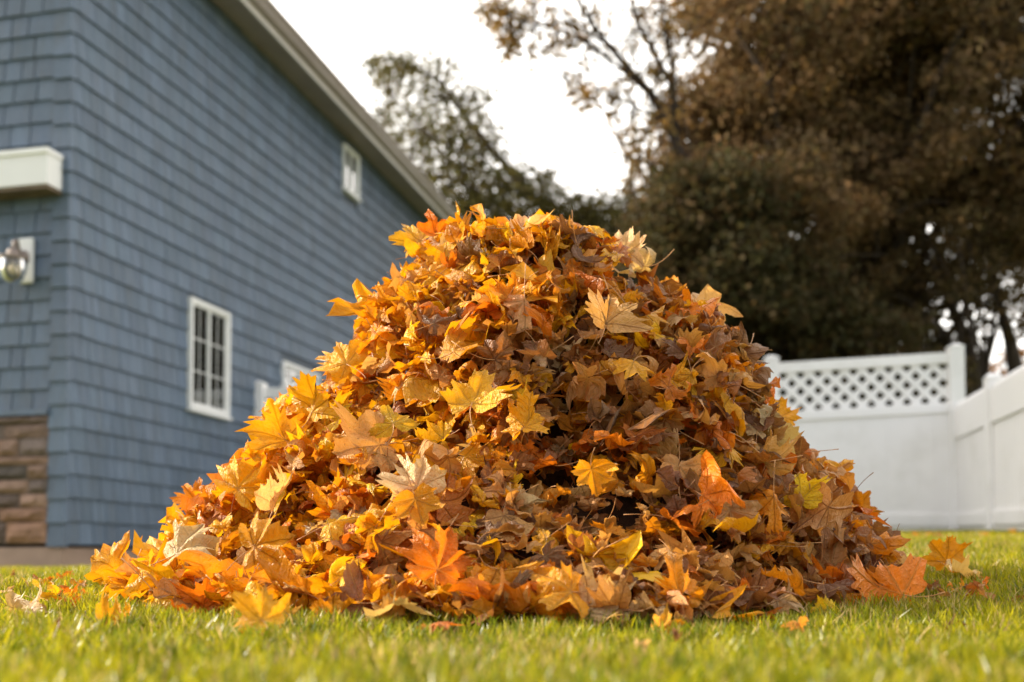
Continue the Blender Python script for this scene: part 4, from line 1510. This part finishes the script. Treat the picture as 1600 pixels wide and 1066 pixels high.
def build_trees():
    rng = np.random.default_rng(5)
    # great brown oak on the right
    Y = 19.0
    E = [ell(1300, 90, 270, 250, Y, 2.4), ell(1520, 130, 260, 290, Y, 2.4), ell(1170, 200, 150, 230, Y, 1.8), ell(1085, 240, 75, 120, Y, 1.2), ell(1220, 330, 150, 80, Y - 1.8, 1.2), ell(1090, 310, 80, 60, Y - 1.5, 1.0), ell(1250, -200, 260, 260, Y, 2.6), ell(1600, -150, 260, 280, Y, 2.6),
         ell(1400, 290, 190, 60, Y - .6, 1.5), ell(1720, 250, 160, 240, Y, 2.0), ell(1560, 290, 110, 130, Y, 1.4)]
    brown = [(.165, .110, .056), (.23, .148, .080), (.125, .094, .042), (.095, .086, .030), (.29, .175, .088), (.155, .084, .038), (.28, .145, .036)]
    cl = fill(E, 760, rng, .60, 330)
    p = lambda px, py, y: at(px, py, y)
    tb = p(1400, 800, Y); tb[2] = float(ground(tb[0], tb[1]))
    make_tree('oak_tree', 'huge brown leaved oak rising behind the white fence corner', tb, p(1360, 150, Y), .34, cl, .105, brown, 21, branch_frac=.14)

    # dark green-brown tree in front of it, low and dense beside the heap
    Y = 16.5
    E = [ell(1120, 420, 130, 130, Y, 1.5), ell(1040, 360, 60, 90, Y, 1.1), ell(1200, 470, 130, 90, Y, 1.5), ell(1290, 530, 140, 45, Y, 1.2), ell(1040, 470, 90, 90, Y, 1.2), ell(1150, 320, 90, 60, Y, 1.2),
         ell(1130, 570, 160, 70, Y, 1.2), ell(1280, 590, 150, 50, Y, 1.0), ell(1400, 610, 120, 40, Y, 1.0), ell(1000, 590, 150, 80, Y, 1.0)]
    dark = [(.056, .052, .018), (.074, .060, .022), (.042, .046, .016), (.105, .068, .028), (.042, .043, .015), (.12, .06, .02)]
    cl = fill(E, 380, rng, .42, 190)
    tb = p(1150, 800, Y); tb[2] = float(ground(tb[0], tb[1]))
    make_tree('evergreen_tree', 'dark olive tree dense to the ground between the heap and the fence', tb, p(1130, 330, Y), .20, cl, .10, dark, 22, branch_frac=.12)

    # loose lower growth with sky gaps, leaning trunk, on the right above the fence
    Y = 18.0
    E = [ell(1350, 470, 130, 60, Y, 1.4), ell(1480, 450, 110, 70, Y, 1.4), ell(1590, 420, 110, 110, Y, 1.4), ell(1400, 530, 150, 36, Y, 1.2), ell(1260, 430, 60, 60, Y, 1.2), ell(1450, 370, 130, 40, Y, 1.2)]
    olive = [(.085, .062, .022), (.11, .070, .028), (.065, .056, .020), (.14, .078, .03)]
    cl = fill(E, 150, rng, .33, 95)
    tb = p(1540, 640, Y); tb[2] = float(ground(tb[0], tb[1]))
    limbs = [dict(pts=[p(1528, 600, Y), p(1515, 560, Y), p(1500, 510, Y), p(1470, 440, Y), p(1440, 380, Y)], r0=.15, twigs=10),
             dict(pts=[p(1590, 600, Y), p(1578, 530, Y), p(1560, 470, Y), p(1545, 380, Y)], r0=.13, twigs=8),
             dict(pts=[p(1530, 590, Y), p(1420, 470, Y), p(1340, 440, Y), p(1260, 450, Y)], r0=.07, twigs=10)]
    make_tree('leaning_tree', 'thin leafed tree with a dark leaning trunk beside the tall fence post', tb, p(1522, 560, Y), .20, cl, .095, olive, 23, limbs=limbs, branch_frac=.25)

    # small yellow-orange tree behind the low fence
    Y = 21.0
    E = [ell(1565, 575, 30, 36, Y, .5), ell(1555, 610, 26, 22, Y, .4), ell(1610, 590, 40, 40, Y, .5)]
    cl = fill(E, 30, rng, .20, 60)
    tb = p(1565, 700, Y); tb[2] = float(ground(tb[0], tb[1]))
    make_tree('young_maple', 'small tree in orange autumn colour glimpsed over the low fence', tb, p(1565, 590, Y), .05, cl, .10, [(.40, .16, .02), (.30, .10, .015), (.45, .22, .03)], 24)

    # thin tree in the middle, bokeh of sky between its leaves
    Y = 24.0
    S = [(640, 110, 26), (665, 140, 40), (700, 165, 42), (660, 190, 40), (650, 225, 40), (705, 240, 36), (640, 275, 46), (690, 290, 46), (735, 285, 38), (765, 310, 42), (805, 325, 42), (845, 335, 36), (880, 350, 40), (915, 355, 38),
         (955, 345, 36), (720, 330, 46), (610, 105, 20), (606, 180, 22), (740, 205, 26), (760, 250, 22), (600, 130, 16), (690, 115, 22), (735, 165, 18), (660, 330, 30), (780, 350, 36), (985, 330, 34), (835, 372, 36), (900, 385, 46),
         (960, 390, 40), (585, 95, 12), (800, 290, 20), (855, 300, 18), (1000, 370, 40), (760, 380, 46), (690, 380, 46), (930, 330, 22), (620, 235, 26), (880, 330, 24), (990, 370, 34), (1020, 345, 26), (940, 365, 30), (800, 345, 40), (860, 380, 44), (920, 395, 44), (980, 400, 44), (740, 345, 36), (700, 310, 36), (1000, 330, 30)]
    cl = []
    for (a, b, r) in S:
        c = p(a, b, Y + rng.uniform(-1.0, 1.0)); k = r * Y / F
        for _ in range(3):
            q = c + rng.normal(0, .5, 3) * k
            cl.append((q, (k * 2.0, k * 2.0, k * 1.5), int((22 + r * 2.0) * (1.9 if b > 300 else 1.15))))
    limbs = [dict(pts=[p(900, 420, Y), p(860, 340, Y), p(800, 270, Y), p(740, 200, Y), p(690, 130, Y), p(640, 100, Y)], r0=.11, twigs=22),
             dict(pts=[p(900, 420, Y), p(800, 330, Y), p(720, 285, Y), p(640, 265, Y)], r0=.08, twigs=16),
             dict(pts=[p(900, 420, Y), p(930, 370, Y), p(985, 330, Y)], r0=.06, twigs=8)]
    tb = p(905, 800, Y); tb[2] = float(ground(tb[0], tb[1]))
    make_tree('sparse_tree', 'thinning olive brown tree between the house roof and the oak', tb, p(900, 410, Y), .22, cl, .115, [(.090, .086, .024), (.12, .10, .028), (.070, .074, .022), (.155, .11, .028)], 25, limbs=limbs, branch_frac=.2, twig_all=True)

    # half-bare tree whose branches reach up and left in front of the oak
    Y = 17.0
    S = [(775, 30, 22), (800, 22, 24), (830, 38, 30), (815, 60, 22), (850, 80, 20), (870, 15, 28), (905, 50, 22), (880, 75, 14), (790, 75, 12), (925, 85, 14), (905, 125, 16), (890, 160, 16), (935, 150, 14), (960, 140, 12), (975, 205, 12), (1000, 245, 16),
         (985, 290, 14), (760, 12, 14), (940, 20, 22), (985, 60, 16), (1040, 60, 30), (1020, 100, 26), (1030, 200, 26), (1015, 260, 22), (990, 20, 14), (960, 180, 10), (1050, 150, 36), (1040, 20, 22),
         (840, 10, 22), (780, 50, 20), (870, 50, 18)]
    cl = []
    for (a, b, r) in S:
        c = p(a, b, Y + rng.uniform(-.5, .5)); k = r * Y / F
        for _ in range(2):
            q = c + rng.normal(0, .5, 3) * k
            cl.append((q, (k * 1.9, k * 1.9, k * 1.4), int(8 + r * 1.7)))
    limbs = [dict(pts=[p(1090, 330, Y), p(1055, 220, Y), p(1020, 150, Y), p(975, 100, Y), p(930, 45, Y), p(895, -10, Y)], r0=.085, twigs=22),
             dict(pts=[p(1020, 150, Y), p(985, 120, Y), p(940, 82, Y), p(890, 50, Y), p(800, 30, Y)], r0=.035, twigs=14),
             dict(pts=[p(1060, 240, Y), p(1048, 130, Y), p(1020, 80, Y), p(990, 20, Y), p(975, -40, Y)], r0=.05, twigs=12),
             dict(pts=[p(1060, 240, Y), p(1050, 100, Y), p(1035, 20, Y), p(1030, -60, Y)], r0=.045, twigs=10),
             dict(pts=[p(1040, 190, Y), p(980, 160, Y), p(920, 130, Y), p(890, 150, Y)], r0=.02, twigs=8),
             dict(pts=[p(1075, 290, Y), p(1020, 260, Y), p(960, 240, Y), p(880, 245, Y)], r0=.018, twigs=8)]
    tb = p(1110, 800, Y); tb[2] = float(ground(tb[0], tb[1]))
    make_tree('bare_maple', 'half bare tree reaching thin branches over the gap beside the oak', tb, p(1088, 330, Y), .16, cl, .095, [(.30, .17, .04), (.20, .14, .045), (.34, .16, .03), (.14, .11, .035)], 26, limbs=limbs, branch_frac=.12, twig_all=True)


# ------------------------------------------------------------------ light, sky, camera
AZ, EL = math.radians(13), math.radians(26.5)
SUN = Vector((-math.cos(AZ) * math.cos(EL), math.sin(AZ) * math.cos(EL), math.sin(EL)))


def build_light():
    ld = bpy.data.lights.new('sun', 'SUN')
    ld.energy = 5.0; ld.angle = math.radians(.55); ld.color = (1.0, .89, .73)
    lo = bpy.data.objects.new('sun', ld)
    lo.rotation_euler = SUN.to_track_quat('Z', 'Y').to_euler()
    lo.location = SUN * 30
    COL.objects.link(lo)
    w = bpy.data.worlds.new('World'); sc.world = w; w.use_nodes = True
    nt = w.node_tree
    nt.nodes.clear()
    out = N(nt, 'ShaderNodeOutputWorld')
    bg = N(nt, 'ShaderNodeBackground', i_Strength=.12)
    sky = N(nt, 'ShaderNodeTexSky', sky_type='NISHITA')
    sky.sun_disc = False; sky.sun_elevation = EL; sky.sun_rotation = math.atan2(SUN.x, SUN.y)
    sky.dust_density = 3.0; sky.air_density = 1.0
    tc = N(nt, 'ShaderNodeTexCoord')
    sep = N(nt, 'ShaderNodeSeparateXYZ')
    nt.links.new(tc.outputs['Generated'], sep.inputs[0])
    no = N(nt, 'ShaderNodeTexNoise', i_Scale=1.6, i_Detail=6.0, i_Roughness=.55)
    nt.links.new(tc.outputs['Generated'], no.inputs['Vector'])
    # bright thin cloud towards the sun and behind the trees, thinning overhead and behind us
    mr = N(nt, 'ShaderNodeMapRange'); mr.interpolation_type = 'SMOOTHSTEP'
    mr.inputs[1].default_value = -.75; mr.inputs[2].default_value = .55; mr.inputs[3].default_value = .22; mr.inputs[4].default_value = 1.0
    nt.links.new(M(nt, 'ADD', sep.outputs[1], M(nt, 'MULTIPLY', M(nt, 'SUBTRACT', no.outputs[0], .5), .5)), mr.inputs[0])
    cloud = mixc(nt, no.outputs[0], (10.2, 9.7, 9.0), (13.6, 13.1, 12.3))
    c = mixc(nt, mr.outputs[0], sky.outputs[0], cloud)
    nt.links.new(c, bg.inputs[0])
    nt.links.new(bg.outputs[0], out.inputs[0])


def build_camera():
    cd = bpy.data.cameras.new('camera')
    cd.sensor_width = 36; cd.lens = F / 1600 * 36
    cd.shift_y = SHIFT / 1600
    cd.clip_start = .05; cd.clip_end = 2000
    cd.dof.use_dof = True; cd.dof.focus_distance = FOCUS; cd.dof.aperture_fstop = 2.35
    cd.dof.aperture_blades = 0
    co = bpy.data.objects.new('camera', cd)
    co.location = (0, 0, EYE); co.rotation_euler = (math.radians(90) + PITCH, 0, 0)
    COL.objects.link(co)
    sc.camera = co
    sc.view_settings.view_transform = 'Standard'
    sc.view_settings.look = 'None'
    sc.view_settings.exposure = 1.02
    sc.view_settings.gamma = 1.0
    sc.cycles.use_denoising = DENOISE
    sc.cycles.max_bounces = 10
    sc.cycles.transparent_max_bounces = 12
    sc.cycles.sample_clamp_indirect = 8


build_lawn()
build_house()
build_lamp()
build_fences()
build_trees()
build_leaves()
build_grass()
build_light()
build_camera()
